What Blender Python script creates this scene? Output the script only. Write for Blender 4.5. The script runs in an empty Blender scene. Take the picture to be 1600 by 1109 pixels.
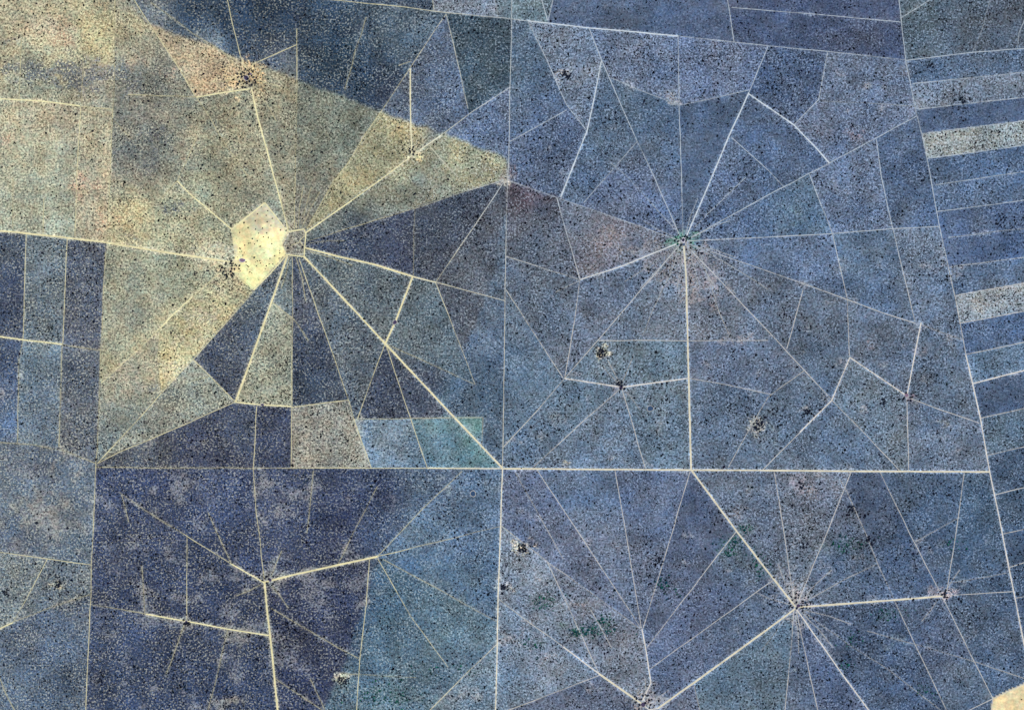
import bpy, math
import numpy as np

rng = np.random.default_rng(11)
S = 2.5                                   # metres of ground per photograph pixel
CX, CY = 800.0, 554.5
def wx(px): return (np.asarray(px, dtype=float) - CX) * S
def wy(py): return (CY - np.asarray(py, dtype=float)) * S

scene = bpy.context.scene
COL = scene.collection

# ------------------------------------------------------------------ camera, sky, sun, exposure
HEIGHT = 9000.0
cam = bpy.data.cameras.new('survey_camera')
cam.sensor_width = 36.0
cam.lens = 36.0 * HEIGHT / (1600 * S)
cam.clip_start = 10.0
cam.clip_end = 120000.0
cam_o = bpy.data.objects.new('survey_camera', cam)
COL.objects.link(cam_o)
cam_o.location = (0, 0, HEIGHT)
cam_o.rotation_euler = (0, 0, 0)
scene.camera = cam_o

SUN_EL, SUN_AZ = math.radians(56), math.radians(40)     # azimuth clockwise from the top of the picture
world = bpy.data.worlds.new('World')
scene.world = world
world.use_nodes = True
wn = world.node_tree
sky = wn.nodes.new('ShaderNodeTexSky')
sky.sky_type = 'NISHITA'
sky.sun_disc = False
sky.sun_elevation = SUN_EL
sky.sun_rotation = SUN_AZ
bg = wn.nodes['Background']
bg.inputs['Strength'].default_value = 0.09
wn.links.new(sky.outputs[0], bg.inputs['Color'])

sun = bpy.data.lights.new('sun', 'SUN')
sun.energy = 3.2
sun.angle = math.radians(0.53)
sun.color = (1.0, 0.955, 0.89)
sun_o = bpy.data.objects.new('sun', sun)
COL.objects.link(sun_o)
sun_o.rotation_euler = (math.pi / 2 - SUN_EL, 0, -SUN_AZ + math.pi)
sun_o.location = (3000, 3000, 8000)

scene.view_settings.view_transform = 'Standard'
scene.view_settings.look = 'None'
scene.view_settings.gamma = 1.0
scene.view_settings.exposure = 0.0
scene.view_settings.use_curve_mapping = False
scene.render.filter_size = 0.85
scene.cycles.use_denoising = False
scene.cycles.max_bounces = 3
scene.cycles.diffuse_bounces = 1
scene.cycles.transparent_max_bounces = 8

# ------------------------------------------------------------------ small helpers
def lin(c):
    c = np.asarray(c, dtype=float) / 255.0
    return np.where(c <= 0.04045, c / 12.92, ((c + 0.055) / 1.055) ** 2.4)

ALB = 0.84                                 # what a surface must reflect to read as a given tone in this light
def alb(c): return np.clip(lin(c) * ALB, 0, 0.82)

def mesh_np(name, verts, faces_flat, nside, attrs=None, material=None, smooth=False):
    me = bpy.data.meshes.new(name)
    verts = np.asarray(verts, dtype=np.float32)
    faces_flat = np.asarray(faces_flat, dtype=np.int32).ravel()
    nf = len(faces_flat) // nside
    me.vertices.add(len(verts))
    me.vertices.foreach_set('co', verts.ravel())
    me.loops.add(len(faces_flat))
    me.loops.foreach_set('vertex_index', faces_flat)
    me.polygons.add(nf)
    me.polygons.foreach_set('loop_start', np.arange(0, nf * nside, nside, dtype=np.int32))
    me.polygons.foreach_set('loop_total', np.full(nf, nside, dtype=np.int32))
    me.polygons.foreach_set('use_smooth', np.full(nf, smooth, dtype=bool))
    for k, a in (attrs or {}).items():
        a = np.asarray(a, dtype=np.float32)
        if a.ndim == 1:
            at = me.attributes.new(k, 'FLOAT', 'POINT')
            at.data.foreach_set('value', a)
        else:
            at = me.attributes.new(k, 'FLOAT_COLOR', 'POINT')
            at.data.foreach_set('color', np.concatenate([a, np.ones((len(a), 1), np.float32)], 1).ravel())
    me.update(calc_edges=True)
    if material: me.materials.append(material)
    return me

def link(name, data, parent=None, label=None, cat=None, group=None, kind=None):
    o = bpy.data.objects.new(name, data)
    COL.objects.link(o)
    if parent: o.parent = parent
    if label: o['label'] = label
    if cat: o['category'] = cat
    if group: o['group'] = group
    if kind: o['kind'] = kind
    return o

def value_noise(x, y, cell, seed):
    """smooth value noise on photograph coordinates, 0..1"""
    r = np.random.default_rng(seed)
    T = r.random((512, 512))
    u, v = x / cell + 77.3, y / cell + 41.9
    i, j = np.floor(u).astype(int), np.floor(v).astype(int)
    f, g = u - i, v - j
    f, g = f * f * (3 - 2 * f), g * g * (3 - 2 * g)
    a = T[i % 512, j % 512]; b = T[(i + 1) % 512, j % 512]
    c = T[i % 512, (j + 1) % 512]; d = T[(i + 1) % 512, (j + 1) % 512]
    return (a * (1 - f) + b * f) * (1 - g) + (c * (1 - f) + d * f) * g

def fbm(x, y, cell, seed, octs=3):
    t, w, s = 0, 0, 1.0
    for k in range(octs):
        t = t + s * value_noise(x, y, cell / 2 ** k, seed + k * 13)
        w += s; s *= 0.55
    return t / w

# ------------------------------------------------------------------ the survey: tracks (pixel polylines), seams, tones
# class A wide double track, B bright track, C thin track, D faint track
TR = []
def T(cls, *pts, tone=None): TR.append((cls, [tuple(map(float, p)) for p in pts], tone))
# north-west
T('B', (0,155), (60,158), (95,162), (125,166)); T('D', (125,166), (176,171))
T('D', (180,0), (178,150), (175,190), (172,277), (166,377))
T('D', (33,60), (30,156)); T('D', (130,90), (128,164)); T('C', (126,168), (120,277), (117,369)); T('D', (20,277), (20,360)); T('D', (69,310), (68,366))
T('C', (210,0), (225,25), (275,100), (305,150)); T('D', (305,150), (325,180), (350,222), (387,275))
T('D', (236,4), (300,52), (370,95))
T('C', (355,0), (366,50), (376,88), (383,106))
T('C', (386,108), (400,98), (464,70)); T('C', (464,45), (464,125)); T('D', (464,125), (461,277), (460,358))
T('B', (390,139), (350,145), (307,152)); T('D', (307,152), (260,150), (200,148))
T('B', (393,139), (403,185), (416,230), (428,277), (447,345), (450,362))
T('D', (178,190), (207,218)); T('D', (307,215), (277,283)); T('D', (277,283), (252,310))
T('B', (277,283), (297,304), (330,331), (362,358))
T('C', (460,-6), (575,6), (636,12), (697,20), (745,25), (800,30), (825,33)); T('B', (825,33), (920,44), (1000,51), (1060,57)); T('C', (1060,57), (1147,66), (1200,72), (1294,81), (1415,94))
T('C', (697,22), (675,54), (640,108), (597,172)); T('D', (597,172), (572,208), (542,258), (522,282), (480,357))
T('C', (697,22), (710,75), (721,125), (731,170))
T('B', (641,108), (641,150), (643,240))
T('D', (572,27), (555,82), (539,140)); T('C', (623,103), (642,96))
T('C', (797,137), (735,177), (690,211)); T('B', (690,211), (643,244), (600,277), (540,320), (477,364))
T('C', (672,229), (690,250), (714,276)); T('C', (732,298), (786,282)); T('D', (732,298), (650,325), (560,352), (479,377))
T('D', (487,292), (472,345))
T('D', (675,-5), (678,17)); T('D', (773,-5), (778,27))
T('C', (800,-6), (799,60), (797,140), (795,250), (793,285), (790,400), (788,560), (785,731)); T('B', (785,731), (782,832), (778,940), (776,1050), (774,1110))
# north
T('C', (845,-5), (855,32)); T('C', (865,-5), (857,32)); T('C', (1136,-5), (1147,66)); T('C', (1143,12), (1200,17), (1300,25), (1407,35))
T('C', (797,221), (840,198), (885,172))
T('C', (825,34), (857,100), (885,163), (915,202))
T('B', (940,94), (933,130), (925,170), (917,205), (892,268), (876,308))
T('C', (920,44), (940,94), (995,220), (1022,277), (1062,368))
T('C', (955,122), (1000,141), (1061,165)); T('C', (1060,57), (1061,165)); T('C', (1061,165), (1065,277), (1067,368)); T('C', (1061,165), (1120,153), (1170,141))
T('C', (1200,73), (1170,145)); T('B', (1170,145), (1140,211), (1112,277), (1073,368))
T('B', (1170,147), (1205,171), (1241,196), (1270,226), (1296,255))
T('C', (1293,82), (1286,120), (1279,156), (1241,195)); T('D', (1281,158), (1350,161), (1431,166))
T('C', (1432,182), (1370,215), (1296,255), (1200,305), (1080,371))
T('C', (1143,215), (1200,266), (1224,291))
T('C', (1369,218), (1377,277), (1395,357), (1412,430), (1430,502))
T('C', (1265,273), (1280,312), (1301,365), (1313,420), (1324,468), (1327,556))
T('C', (995,222), (947,277), (912,317)); T('D', (955,255), (980,277), (1052,355)); T('D', (1165,277), (1135,306), (1085,355))
T('D', (1037,447), (1020,485), (1004,524)); T('D', (1095,400), (1122,482), (1147,540)); T('D', (905,438), (868,456)); T('D', (1090,388), (1130,408), (1200,452))
# east road and the strips beyond it
T('C', (1404,-6), (1408,32), (1415,94), (1431,175), (1441,212), (1454,277), (1468,355), (1492,462), (1509,554)); T('B', (1509,554), (1520,600), (1532,654), (1546,735), (1566,832), (1577,890), (1601,1010))
T('C', (1408,28), (1432,13), (1460,-4)); T('C', (1415,95), (1520,82), (1602,76)); T('D', (1520,82), (1535,45), (1548,-4)); T('C', (1590,76), (1592,52), (1602,30))
for a, b, c in [((1426,131),(1602,113),'C'), ((1435,171),(1602,152),'C'), ((1441,209),(1602,189),'C'), ((1449,248),(1602,227),'C'), ((1462,289),(1602,268),'C'),
                ((1464,331),(1602,313),'C'), ((1482,371),(1602,357),'D'), ((1484,417),(1602,402),'D'), ((1492,462),(1602,442),'C'), ((1499,505),(1602,486),'C'), ((1509,554),(1602,534),'C'),
                ((1520,599),(1602,578),'B'), ((1532,653),(1602,638),'C'), ((1543,711),(1602,697),'C'), ((1554,773),(1602,761),'C'), ((1568,834),(1602,826),'C'), ((1577,886),(1602,878),'C'), ((1586,934),(1602,931),'C')]:
    T(c, a, b)
# round the green waterpoint
T('C', (1068,377), (1130,374), (1200,371), (1301,365), (1395,357), (1468,354)); T('C', (1072,380), (1200,424), (1260,445), (1324,468), (1380,489), (1430,505)); T('D', (1438,507), (1470,519), (1503,531))
T('C', (1255,453), (1242,500), (1229,545)); T('B', (1439,504), (1429,554), (1417,619))
T('C', (1070,381), (1200,517), (1234,554), (1300,625)); T('C', (1300,625), (1350,676), (1406,735))
T('B', (1328,558), (1300,625)); T('B', (1328,558), (1372,588), (1416,618)); T('B', (1300,625), (1250,675)); T('C', (1250,675), (1192,733))
T('C', (1256,579), (1200,620), (1168,675), (1138,730)); T('C', (1077,591), (1140,602), (1206,616)); T('C', (1417,622), (1420,735)); T('C', (1417,620), (1470,640), (1530,661))
T('A', (1068,382), (1072,430), (1075,554), (1076,591), (1080,733))
T('B', (1063,379), (1020,396), (975,415), (906,437)); T('C', (1062,376), (932,330), (870,309), (795,282))
T('C', (870,309), (887,370), (906,437)); T('C', (906,437), (898,500), (889,554), (882,591))
T('C', (1063,382), (955,507), (935,531), (882,591)); T('C', (882,591), (840,640), (786,699)); T('C', (936,532), (1070,532), (1200,532))
T('C', (791,401), (840,416)); T('D', (840,416), (905,437)); T('C', (791,453), (800,467), (856,554), (880,590))
T('B', (882,591), (935,599), (970,605)); T('B', (970,605), (1022,598), (1076,591)); T('C', (969,607), (900,668), (832,731)); T('C', (972,607), (1008,731)); T('D', (970,602), (950,563)); T('D', (973,598), (990,554))
# the long east-west road
T('D', (150,730), (400,731)); T('C', (400,731), (580,731), (668,731)); T('B', (668,731), (785,732)); T('A', (785,732), (940,733), (1080,734), (1230,735), (1375,736), (1547,737))
# west hub and its spokes
T('A', (0,361), (27,363), (160,378), (232,390), (350,408)); T('B', (350,408), (372,410))
T('B', (451,362), (475,358), (478,366), (476,387), (475,401), (447,398)); T('C', (447,398), (441,382), (451,362))
T('C', (344,426), (300,464)); T('B', (300,464), (270,492), (250,513)); T('C', (250,513), (205,556), (158,598)); T('D', (250,513), (247,560), (251,613))
T('C', (400,452), (350,508), (302,561), (252,614)); T('C', (252,614), (217,654), (152,724))
T('C', (41,366), (36,531)); T('D', (36,531), (30,560), (27,692)); T('C', (105,372), (98,538)); T('D', (97,538), (92,698))
T('B', (0,526), (36,531), (97,538)); T('D', (97,538), (157,548))
T('D', (166,377), (157,554), (152,700), (150,724)); T('D', (0,691), (50,694), (100,704), (150,724))
T('C', (150,724), (147,800), (143,880), (142,930), (137,1030), (134,1111))
T('C', (-2,862), (75,873), (142,882)); T('C', (74,873), (40,938), (20,972)); T('B', (20,972), (-2,982)); T('D', (20,972), (80,948), (142,928)); T('D', (142,944), (228,958)); T('D', (0,1060), (10,1085), (24,1111))
T('B', (228,959), (290,970), (355,982), (420,992)); T('D', (226,957), (222,885)); T('C', (292,836), (292,968)); T('D', (290,972), (260,1052)); T('D', (356,983), (340,1050), (324,1111))
T('D', (187,769), (225,796), (287,834)); T('C', (287,834), (362,881)); T('B', (362,881), (413,910)); T('D', (190,772), (201,815)); T('D', (325,800), (362,881))
T('C', (401,635), (396,731), (400,800), (405,835), (413,908)); T('A', (413,908), (418,960), (425,1020), (434,1111))
T('A', (413,909), (470,895), (525,883), (590,869)); T('C', (590,869), (640,857)); T('D', (640,857), (780,822))
T('D', (590,869), (625,832), (660,794), (722,736)); T('C', (577,874), (572,945), (562,1032), (557,1111)); T('C', (590,872), (642,962), (700,1042)); T('D', (598,874), (675,915), (776,970))
T('D', (424,950), (500,995), (560,1028)); T('D', (535,1052), (650,1058)); T('C', (776,1006), (720,1060), (670,1111)); T('D', (430,1060), (508,1111)); T('D', (485,1060), (508,1109))
T('D', (527,883), (552,831), (590,760)); T('D', (490,735), (479,833))
T('A', (449,400), (425,470), (400,540), (368,628)); T('B', (368,628), (405,632), (455,635))
T('C', (457,402), (457,500), (455,731)); T('C', (467,404), (497,489), (520,553), (545,625), (553,655)); T('C', (553,655), (566,692), (580,731)); T('C', (455,636), (545,625))
T('D', (426,472), (460,500)); T('D', (460,500), (482,532)); T('C', (302,561), (368,628)); T('C', (367,628), (275,669), (187,706), (152,724)); T('D', (327,588), (288,598))
T('A', (475,401), (540,470), (602,537), (690,631), (785,731)); T('A', (477,387), (530,401), (587,414), (645,432)); T('B', (645,432), (681,441)); T('C', (681,441), (740,457), (789,470))
T('A', (645,432), (618,502), (602,537)); T('D', (648,325), (645,431)); T('C', (788,284), (735,362), (681,441)); T('C', (681,442), (723,550), (742,600)); T('D', (605,538), (645,556), (742,600)); T('C', (603,538), (637,641), (668,731)); T('C', (601,538), (558,655))
T('D', (558,655), (660,653), (754,652)); T('D', (754,652), (752,704))
# grazing trails fanning from the waterpoints
for a, b in [((1062,386),(1040,442)), ((1058,386),(1000,450)), ((1054,385),(975,440)), ((1074,388),(1092,450)), ((1076,387),(1118,452)), ((1079,386),(1150,460)), ((1065,388),(1058,450)), ((1083,383),(1150,402)), ((1050,378),(985,398)), ((1080,372),(1140,345)), ((1052,370),(1005,345)), ((1071,366),(1090,310)),
             ((1240,938),(1215,880)), ((1247,938),(1270,880)), ((1251,940),(1300,890)), ((1234,952),(1190,1015)), ((1242,958),(1248,1020)), ((1252,955),(1300,1010)), ((1256,952),(1330,975)), ((1234,944),(1180,925)),
             ((380,112),(345,78)), ((398,125),(450,140)), ((376,124),(330,128)), ((396,134),(432,190)), ((380,136),(358,182)), ((452,358),(438,300)), ((466,357),(474,290)), ((472,357),(500,300)), ((462,402),(478,470)), ((452,402),(440,450)), ((484,380),(540,376)), ((484,394),(550,415)),
             ((1000,1092),(965,1070)), ((1010,1090),(1008,1060)), ((1020,1100),(1045,1078)), ((1478,922),(1500,890)), ((1466,934),(1440,970)), ((408,912),(370,930)), ((424,900),(440,860)), ((425,915),(450,950)), ((966,598),(940,570)), ((976,610),(1000,640))]:
    m = ((a[0] + b[0]) / 2 + (b[1] - a[1]) * .03, (a[1] + b[1]) / 2 - (b[0] - a[0]) * .03)
    T('D', a, m, b, tone='trail')
# edges of the cream paddock
T('B', (362,358), (390,336), (414,317)); T('B', (414,317), (432,340), (449,362)); T('B', (447,399), (422,428), (396,453)); T('C', (396,453), (366,426)); T('C', (362,358), (368,400))
# inside the stockyard
T('C', (478,366), (468,376), (475,387)); T('D', (455,383), (468,378)); T('C', (463,357), (463,348))
# south
T('A', (1080,734), (1152,831), (1200,893), (1243,948)); T('C', (1210,737), (1225,832), (1241,945)); T('C', (1330,737), (1292,832), (1245,945)); T('A', (1243,950), (1200,982), (1115,1044), (1028,1106))
T('C', (1240,952), (1237,1005), (1226,1111)); T('C', (1244,952), (1258,1020), (1278,1111)); T('B', (1245,952), (1320,1058), (1359,1111)); T('D', (1255,955), (1320,1002), (1390,1047), (1472,1111))
T('A', (1246,948), (1330,942), (1395,937), (1472,931)); T('C', (1472,931), (1525,927), (1584,924)); T('D', (1255,940), (1320,905), (1368,882))
T('D', (1313,750), (1322,766), (1352,832), (1370,877), (1397,937)); T('C', (1397,937), (1480,1111)); T('C', (1375,737), (1421,832), (1470,927)); T('C', (1470,927), (1492,972), (1551,1090))
T('C', (1507,737), (1494,832), (1479,925)); T('D', (1484,910), (1572,895)); T('D', (1430,846), (1500,808)); T('C', (1510,1111), (1551,1091), (1602,1067)); T('C', (1551,1090), (1549,1111)); T('D', (1355,985), (1450,1012), (1530,1035), (1602,1060))
T('B', (1003,982), (1010,1020), (1017,1066), (1004,1094)); T('C', (839,734), (904,832), (1002,981)); T('C', (961,735), (978,832), (1002,981)); T('C', (1078,736), (1050,832), (1005,981)); T('C', (1150,830), (1010,1012)); T('C', (1212,903), (1115,973), (1016,1044))
T('D', (805,738), (857,832), (880,873)); T('C', (782,820), (820,850), (855,877)); T('D', (855,877), (920,923), (1000,982)); T('C', (855,877), (890,952), (936,1052)); T('C', (778,935), (830,974), (880,1010)); T('B', (880,1010), (936,1052)); T('A', (936,1052), (1003,1099))
T('C', (923,952), (956,1012)); T('C', (796,1108), (860,1084), (936,1055)); T('B', (1003,1099), (1014,1108), (1030,1106)); T('D', (1085,1070), (1094,1111))

# seams in the land where the tone changes without a track
SEAMS = [[(100,-110), (140,-2), (180,15), (262,48), (312,66), (400,98), (465,125), (540,151), (590,172), (700,213), (797,252)],
         [(797,252), (785,350), (772,425), (745,502), (700,620), (688,650)], [(655,738), (620,806), (596,862), (576,930), (535,1044), (500,1125), (480,1230)],
         [(793,283), (870,309)], [(1070,380), (1200,424), (1330,470), (1430,508), (1509,556)],
         [(362,358), (414,318), (450,362), (441,382), (447,398), (400,453), (382,447), (360,424), (368,400), (364,380), (362,358)],
         [(800,-110), (799,30)], [(1415,94), (1406,-5), (1400,-110)], [(0,691), (-110,690)], [(0,862), (-110,850)]]

# tone of the land: (x, y, r, g, b, pale flecks, bush density)
SEEDS = [
 (60,60,176,168,145,.7,.5), (100,100,172,168,142,.6,.5), (150,60,186,180,146,.7,.5), (60,130,150,152,138,.5,.5), (150,130,150,148,138,.4,.5), (60,220,166,168,150,.6,.4), (60,320,158,162,148,.5,.4), (140,300,172,164,144,.6,.5), (140,230,170,165,145,.6,.5), (90,190,172,162,142,.5,.4),
 (250,110,126,126,120,.5,.9), (230,180,116,118,116,.5,1.1), (200,240,118,120,118,.5,1.0), (210,40,170,166,142,.6,.6), (300,90,172,160,138,.6,.8), (340,110,178,160,136,.6,.9), (230,260,116,116,114,.4,.9), (220,330,184,180,148,.8,.5), (205,360,188,180,148,.8,.5), (330,230,146,148,132,.5,.7), (420,220,132,134,122,.4,.6), (360,170,150,148,130,.4,.6), (320,310,154,158,140,.6,.5), (400,300,136,138,126,.5,.7),
 (435,150,158,152,130,.5,.6), (520,230,120,125,114,.4,.7), (590,220,150,150,126,.4,.7), (640,200,166,160,130,.5,.8), (720,240,168,166,140,.6,.7), (620,265,156,154,130,.4,.7), (500,300,128,128,118,.4,.6), (490,220,124,128,118,.4,.6), (470,330,130,130,124,.4,.5),
 (240,16,128,130,142,.5,.8), (330,62,122,128,144,.5,.7), (300,20,60,74,108,.3,.6), (430,30,52,66,98,.3,.6), (350,40,52,66,98,.3,.6), (430,82,96,104,128,.5,.9), (530,80,60,76,104,.5,.9), (620,60,86,102,124,.6,.9), (560,130,58,70,98,.5,1.), (640,40,92,106,126,.6,.9), (680,130,98,108,138,.7,1.0), (600,150,58,68,94,.4,1.), (750,100,66,82,98,.5,1.1), (770,200,100,110,142,.6,1.), (625,180,90,98,122,.6,1.1), (700,190,104,112,140,.6,1.0), (700,8,128,140,160,.7,1.), (560,-20,70,86,116,.5,1.),
 (830,12,100,124,140,.6,.8), (1000,20,68,88,128,.2,.6), (1100,30,70,88,130,.2,.5), (1280,8,70,82,122,.2,.6), (1200,40,64,80,122,.2,.7), (1350,55,60,72,114,.3,.8), (860,15,96,118,136,.6,.8),
 (815,110,78,104,136,.4,.8), (850,180,74,92,132,.5,.9), (880,90,114,124,152,1.,1.1), (850,245,80,98,140,.5,1.), (930,270,78,98,134,.5,1.), (930,230,84,110,140,.5,.9), (1000,90,106,118,154,.9,1.), (950,70,92,108,146,.7,1.), (1130,110,106,120,160,.8,.9), (985,180,78,104,134,.3,.7), (1035,210,74,98,134,.3,.7), (1110,210,74,96,136,.2,.7), (1240,120,70,90,130,.5,1.), (1350,120,98,112,144,.8,.9), (1340,200,100,111,143,.7,.8), (1210,220,70,92,134,.3,.7), (1180,270,80,102,140,.4,.8), (1140,290,78,98,142,.5,.8), (1340,290,104,118,154,.6,1.), (1420,240,68,90,132,.3,.8), (1420,320,70,92,132,.3,.8), (1250,330,78,108,140,.4,.8), (1150,345,76,98,140,.5,.8), (1000,300,78,96,142,.5,.9), (960,310,84,100,142,.5,.9),(1045,320,78,98,142,.4,.8),
 (1500,45,80,92,112,.5,1.), (1570,20,70,76,92,.4,1.), (1570,60,78,90,112,.4,.9), (1440,8,84,104,116,.5,1.), (1500,110,80,104,142,.4,.7), (1520,142,124,132,152,.9,1.), (1520,178,68,90,136,.2,.6), (1520,215,150,159,164,1.,1.8), (1520,258,74,100,142,.4,.8), (1540,300,90,112,150,.5,.8), (1540,340,78,100,146,.3,.8), (1540,385,64,86,134,.2,.8), (1550,430,78,100,136,.5,.8), (1550,475,144,153,164,1.,1.6), (1555,520,70,92,136,.3,.8), (1560,565,88,118,154,.5,.8), (1565,620,60,80,122,.2,.9), (1570,660,84,104,124,.6,1.), (1575,735,66,88,124,.3,1.), (1580,800,64,88,122,.4,1.), (1585,860,58,78,112,.2,1.), (1592,910,64,86,122,.3,1.), (1598,960,60,80,118,.3,1.),
 (550,390,72,78,106,.3,.9), (560,350,80,90,108,.3,.9), (560,310,124,132,124,.4,.7), (660,290,130,134,126,.5,.9), (530,372,70,76,102,.3,.9), (700,330,74,80,102,.4,1.2), (720,380,78,80,100,.4,1.2), (620,400,66,70,100,.3,1.), (740,420,98,98,112,.5,1.1), (760,360,86,86,102,.5,1.1), (560,450,108,114,124,.6,1.), (520,420,110,116,122,.6,1.), (600,490,104,110,120,.5,1.), (660,490,98,108,120,.5,1.), (680,540,98,108,122,.5,.9), (720,480,90,90,106,.5,1.1), (775,520,86,100,130,.3,.7), (780,440,90,100,122,.4,.9), (765,620,84,100,128,.3,.6), (750,690,84,112,138,.3,.6),
 (820,300,92,84,98,.5,1.1), (835,345,86,90,106,.5,1.2), (840,385,84,92,110,.5,1.1), (850,460,92,104,126,.5,1.), (815,430,86,96,120,.5,1.), (900,350,104,112,134,.5,.7), (950,375,124,118,128,.6,1.), (1000,385,112,112,130,.5,.9), (890,450,88,102,130,.4,.8), (820,520,90,110,140,.4,.8), (820,600,82,106,136,.3,.7), (980,480,92,108,136,.4,.8), (960,420,92,104,132,.5,.9), (1040,470,106,114,134,.5,.9), (1110,450,108,114,134,.5,.9), (1150,500,104,112,134,.4,.8), (1160,425,96,106,132,.5,.9), (1200,400,84,106,148,.3,.8), (1270,420,90,110,152,.4,.8), (1350,410,80,106,142,.3,.8), (1430,390,106,120,146,1.,1.1), (1450,470,100,118,152,.6,.8), (1380,450,78,100,138,.3,.8), (1190,470,88,98,120,.4,.9), (1280,500,88,98,120,.4,.8), (1380,530,94,102,124,.4,.8), (1465,570,88,104,132,.4,.8), (1230,620,80,98,126,.4,.9), (1270,560,78,100,134,.3,.8), (1370,650,100,116,136,.7,1.), (1360,570,84,100,130,.4,.8), (1470,690,98,112,142,.5,.9), (1480,610,90,106,134,.4,.9), (1310,700,90,112,146,.4,.7), (1280,660,86,104,134,.4,.8),
 (1000,560,92,114,134,.4,.9), (920,570,90,110,134,.4,.9), (1130,560,98,108,140,.4,.8), (1190,570,96,108,138,.4,.8), (900,640,86,108,134,.3,.9), (940,690,98,114,140,.5,1.), (830,690,86,106,134,.4,.9), (1040,660,92,114,138,.5,.9), (1120,670,88,106,136,.4,.9), (1170,620,82,100,132,.4,.8), (1200,700,84,104,134,.4,.8),
 (820,790,86,98,138,.3,.8), (830,830,88,100,138,.3,.8), (920,780,88,108,144,.3,.7), (1020,780,86,98,134,.3,.8), (960,840,92,106,140,.4,.8), (1090,830,66,82,124,.2,.7), (1060,900,78,92,130,.3,.8), (1150,770,96,108,134,.5,.9), (1190,830,92,100,124,.5,1.), (1265,780,106,112,134,.9,1.), (1260,860,100,108,126,.6,1.), (1305,800,90,100,130,.4,1.), (1350,780,62,78,116,.2,.8), (1440,790,68,88,120,.3,.9), (1530,800,68,94,126,.4,.9), (1320,880,68,88,120,.3,1.), (1420,880,68,88,126,.3,.9), (1530,890,66,90,126,.3,.9), (1150,880,80,96,118,.4,1.), (1100,940,80,92,134,.3,.8), (1080,980,82,94,136,.3,.8), (1060,1050,84,96,134,.3,.8), (1180,940,80,96,126,.3,.9), (1150,1070,82,108,132,.3,.9), (1210,1040,82,106,128,.4,.9), (1260,1080,84,100,136,.3,.8), (1300,1080,78,92,134,.3,.8), (1370,1010,62,82,120,.3,1.), (1430,1080,66,86,124,.3,.9), (1460,1010,78,92,130,.3,.8), (1540,1000,74,94,128,.4,.9),(1420,960,76,92,124,.4,.9), (1560,1060,70,92,126,.3,.8),
 (820,900,120,128,144,.8,1.1), (850,950,116,124,142,.7,1.), (900,900,88,100,138,.3,.8), (960,930,90,102,136,.4,.8), (1010,900,92,102,132,.5,1.), (830,1040,114,124,146,.6,1.), (910,1010,110,120,140,.5,1.), (880,1090,78,90,126,.3,.8), (790,980,120,126,148,.5,1.), (960,1040,108,118,138,.5,1.), (960,1000,112,116,136,.5,.9), (790,1070,110,122,146,.5,1.), (1020,1000,86,98,136,.3,.8),
 (610,690,126,146,168,.4,.45), (570,685,120,136,160,.4,.6), (650,690,100,118,142,.4,.6), (690,700,92,114,138,.3,.6), (735,668,104,152,146,.2,.4), (738,690,98,136,138,.2,.4), (700,670,94,124,138,.3,.4), (720,690,92,116,136,.3,.5), (665,765,86,98,122,.5,.9), (640,800,84,98,122,.5,.9), (618,835,84,98,124,.5,.9), (700,780,88,102,132,.4,.9), (750,790,86,104,138,.4,.9), (680,840,88,108,136,.4,.9), (720,850,86,104,138,.4,.8), (700,890,86,108,136,.3,.8), (650,970,82,104,128,.4,.8), (610,960,78,104,126,.4,.8), (700,990,92,116,136,.4,.8), (620,1085,86,108,130,.5,1.), (720,1030,90,110,136,.3,.7), (740,1080,106,118,138,.6,1.), (545,1090,84,106,130,.5,.9), (559,1000,80,104,126,.5,.9), (549,1058,82,105,128,.5,.9), (571,950,80,104,126,.5,.9),
 (620,620,68,72,100,.4,1.1), (660,600,74,76,100,.4,1.1), (560,590,96,102,118,.5,1.), (500,590,74,84,108,.4,1.), (590,640,70,74,100,.4,1.2), (500,690,142,142,138,.8,1.2), (560,700,150,148,140,.8,1.1), (430,690,64,70,102,.4,1.), (480,480,76,80,104,.4,1.), (490,560,68,74,102,.4,1.), (420,580,146,150,138,.9,1.), (435,540,140,144,134,.8,1.), (445,440,112,116,120,.7,1.), (520,530,100,106,120,.5,1.), (360,520,74,80,104,.5,1.1), (390,480,98,106,120,.6,1.), (330,560,74,78,102,.5,1.1), (310,620,142,148,142,.9,1.1), (250,660,134,138,134,.8,1.1), (230,700,92,92,106,.5,.9), (300,700,66,70,102,.3,.9), (370,680,74,82,110,.4,.9), (350,715,66,70,102,.3,.9), 
 (250,760,80,88,124,.6,1.), (340,780,90,102,138,.6,.9), (200,850,82,90,120,.6,1.1), (270,870,78,86,116,.5,1.), (350,850,78,88,122,.5,1.), (440,800,92,98,126,.7,1.), (440,860,82,88,118,.5,1.), (540,800,62,68,106,.3,.9), (600,780,70,72,104,.4,1.1), (520,860,64,70,104,.4,1.), (350,920,72,82,114,.5,1.), (500,930,76,78,108,.5,1.1), (540,960,72,76,108,.4,1.), (480,1030,68,72,104,.4,1.), (450,1080,72,78,110,.5,1.), (200,960,86,96,126,.6,1.), (200,1040,78,90,120,.5,1.), (300,1050,78,88,118,.5,1.), (380,1060,74,84,114,.5,1.), (350,1030,74,84,114,.5,1.), (250,1010,76,86,118,.5,1.),
 (20,450,56,68,108,.3,1.), (20,390,80,88,112,.5,1.1), (70,450,100,112,132,.5,1.), (70,390,116,118,126,.6,1.1), (130,450,86,90,116,.6,1.3), (130,510,82,86,112,.6,1.3), (20,600,78,94,138,.5,.8), (15,560,62,74,112,.4,.9), (15,660,90,108,148,.5,.7), (65,620,100,112,136,.5,.9), (130,600,92,96,118,.6,1.2), (130,670,104,102,116,.6,1.2), (40,560,106,116,130,.6,1.),
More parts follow.
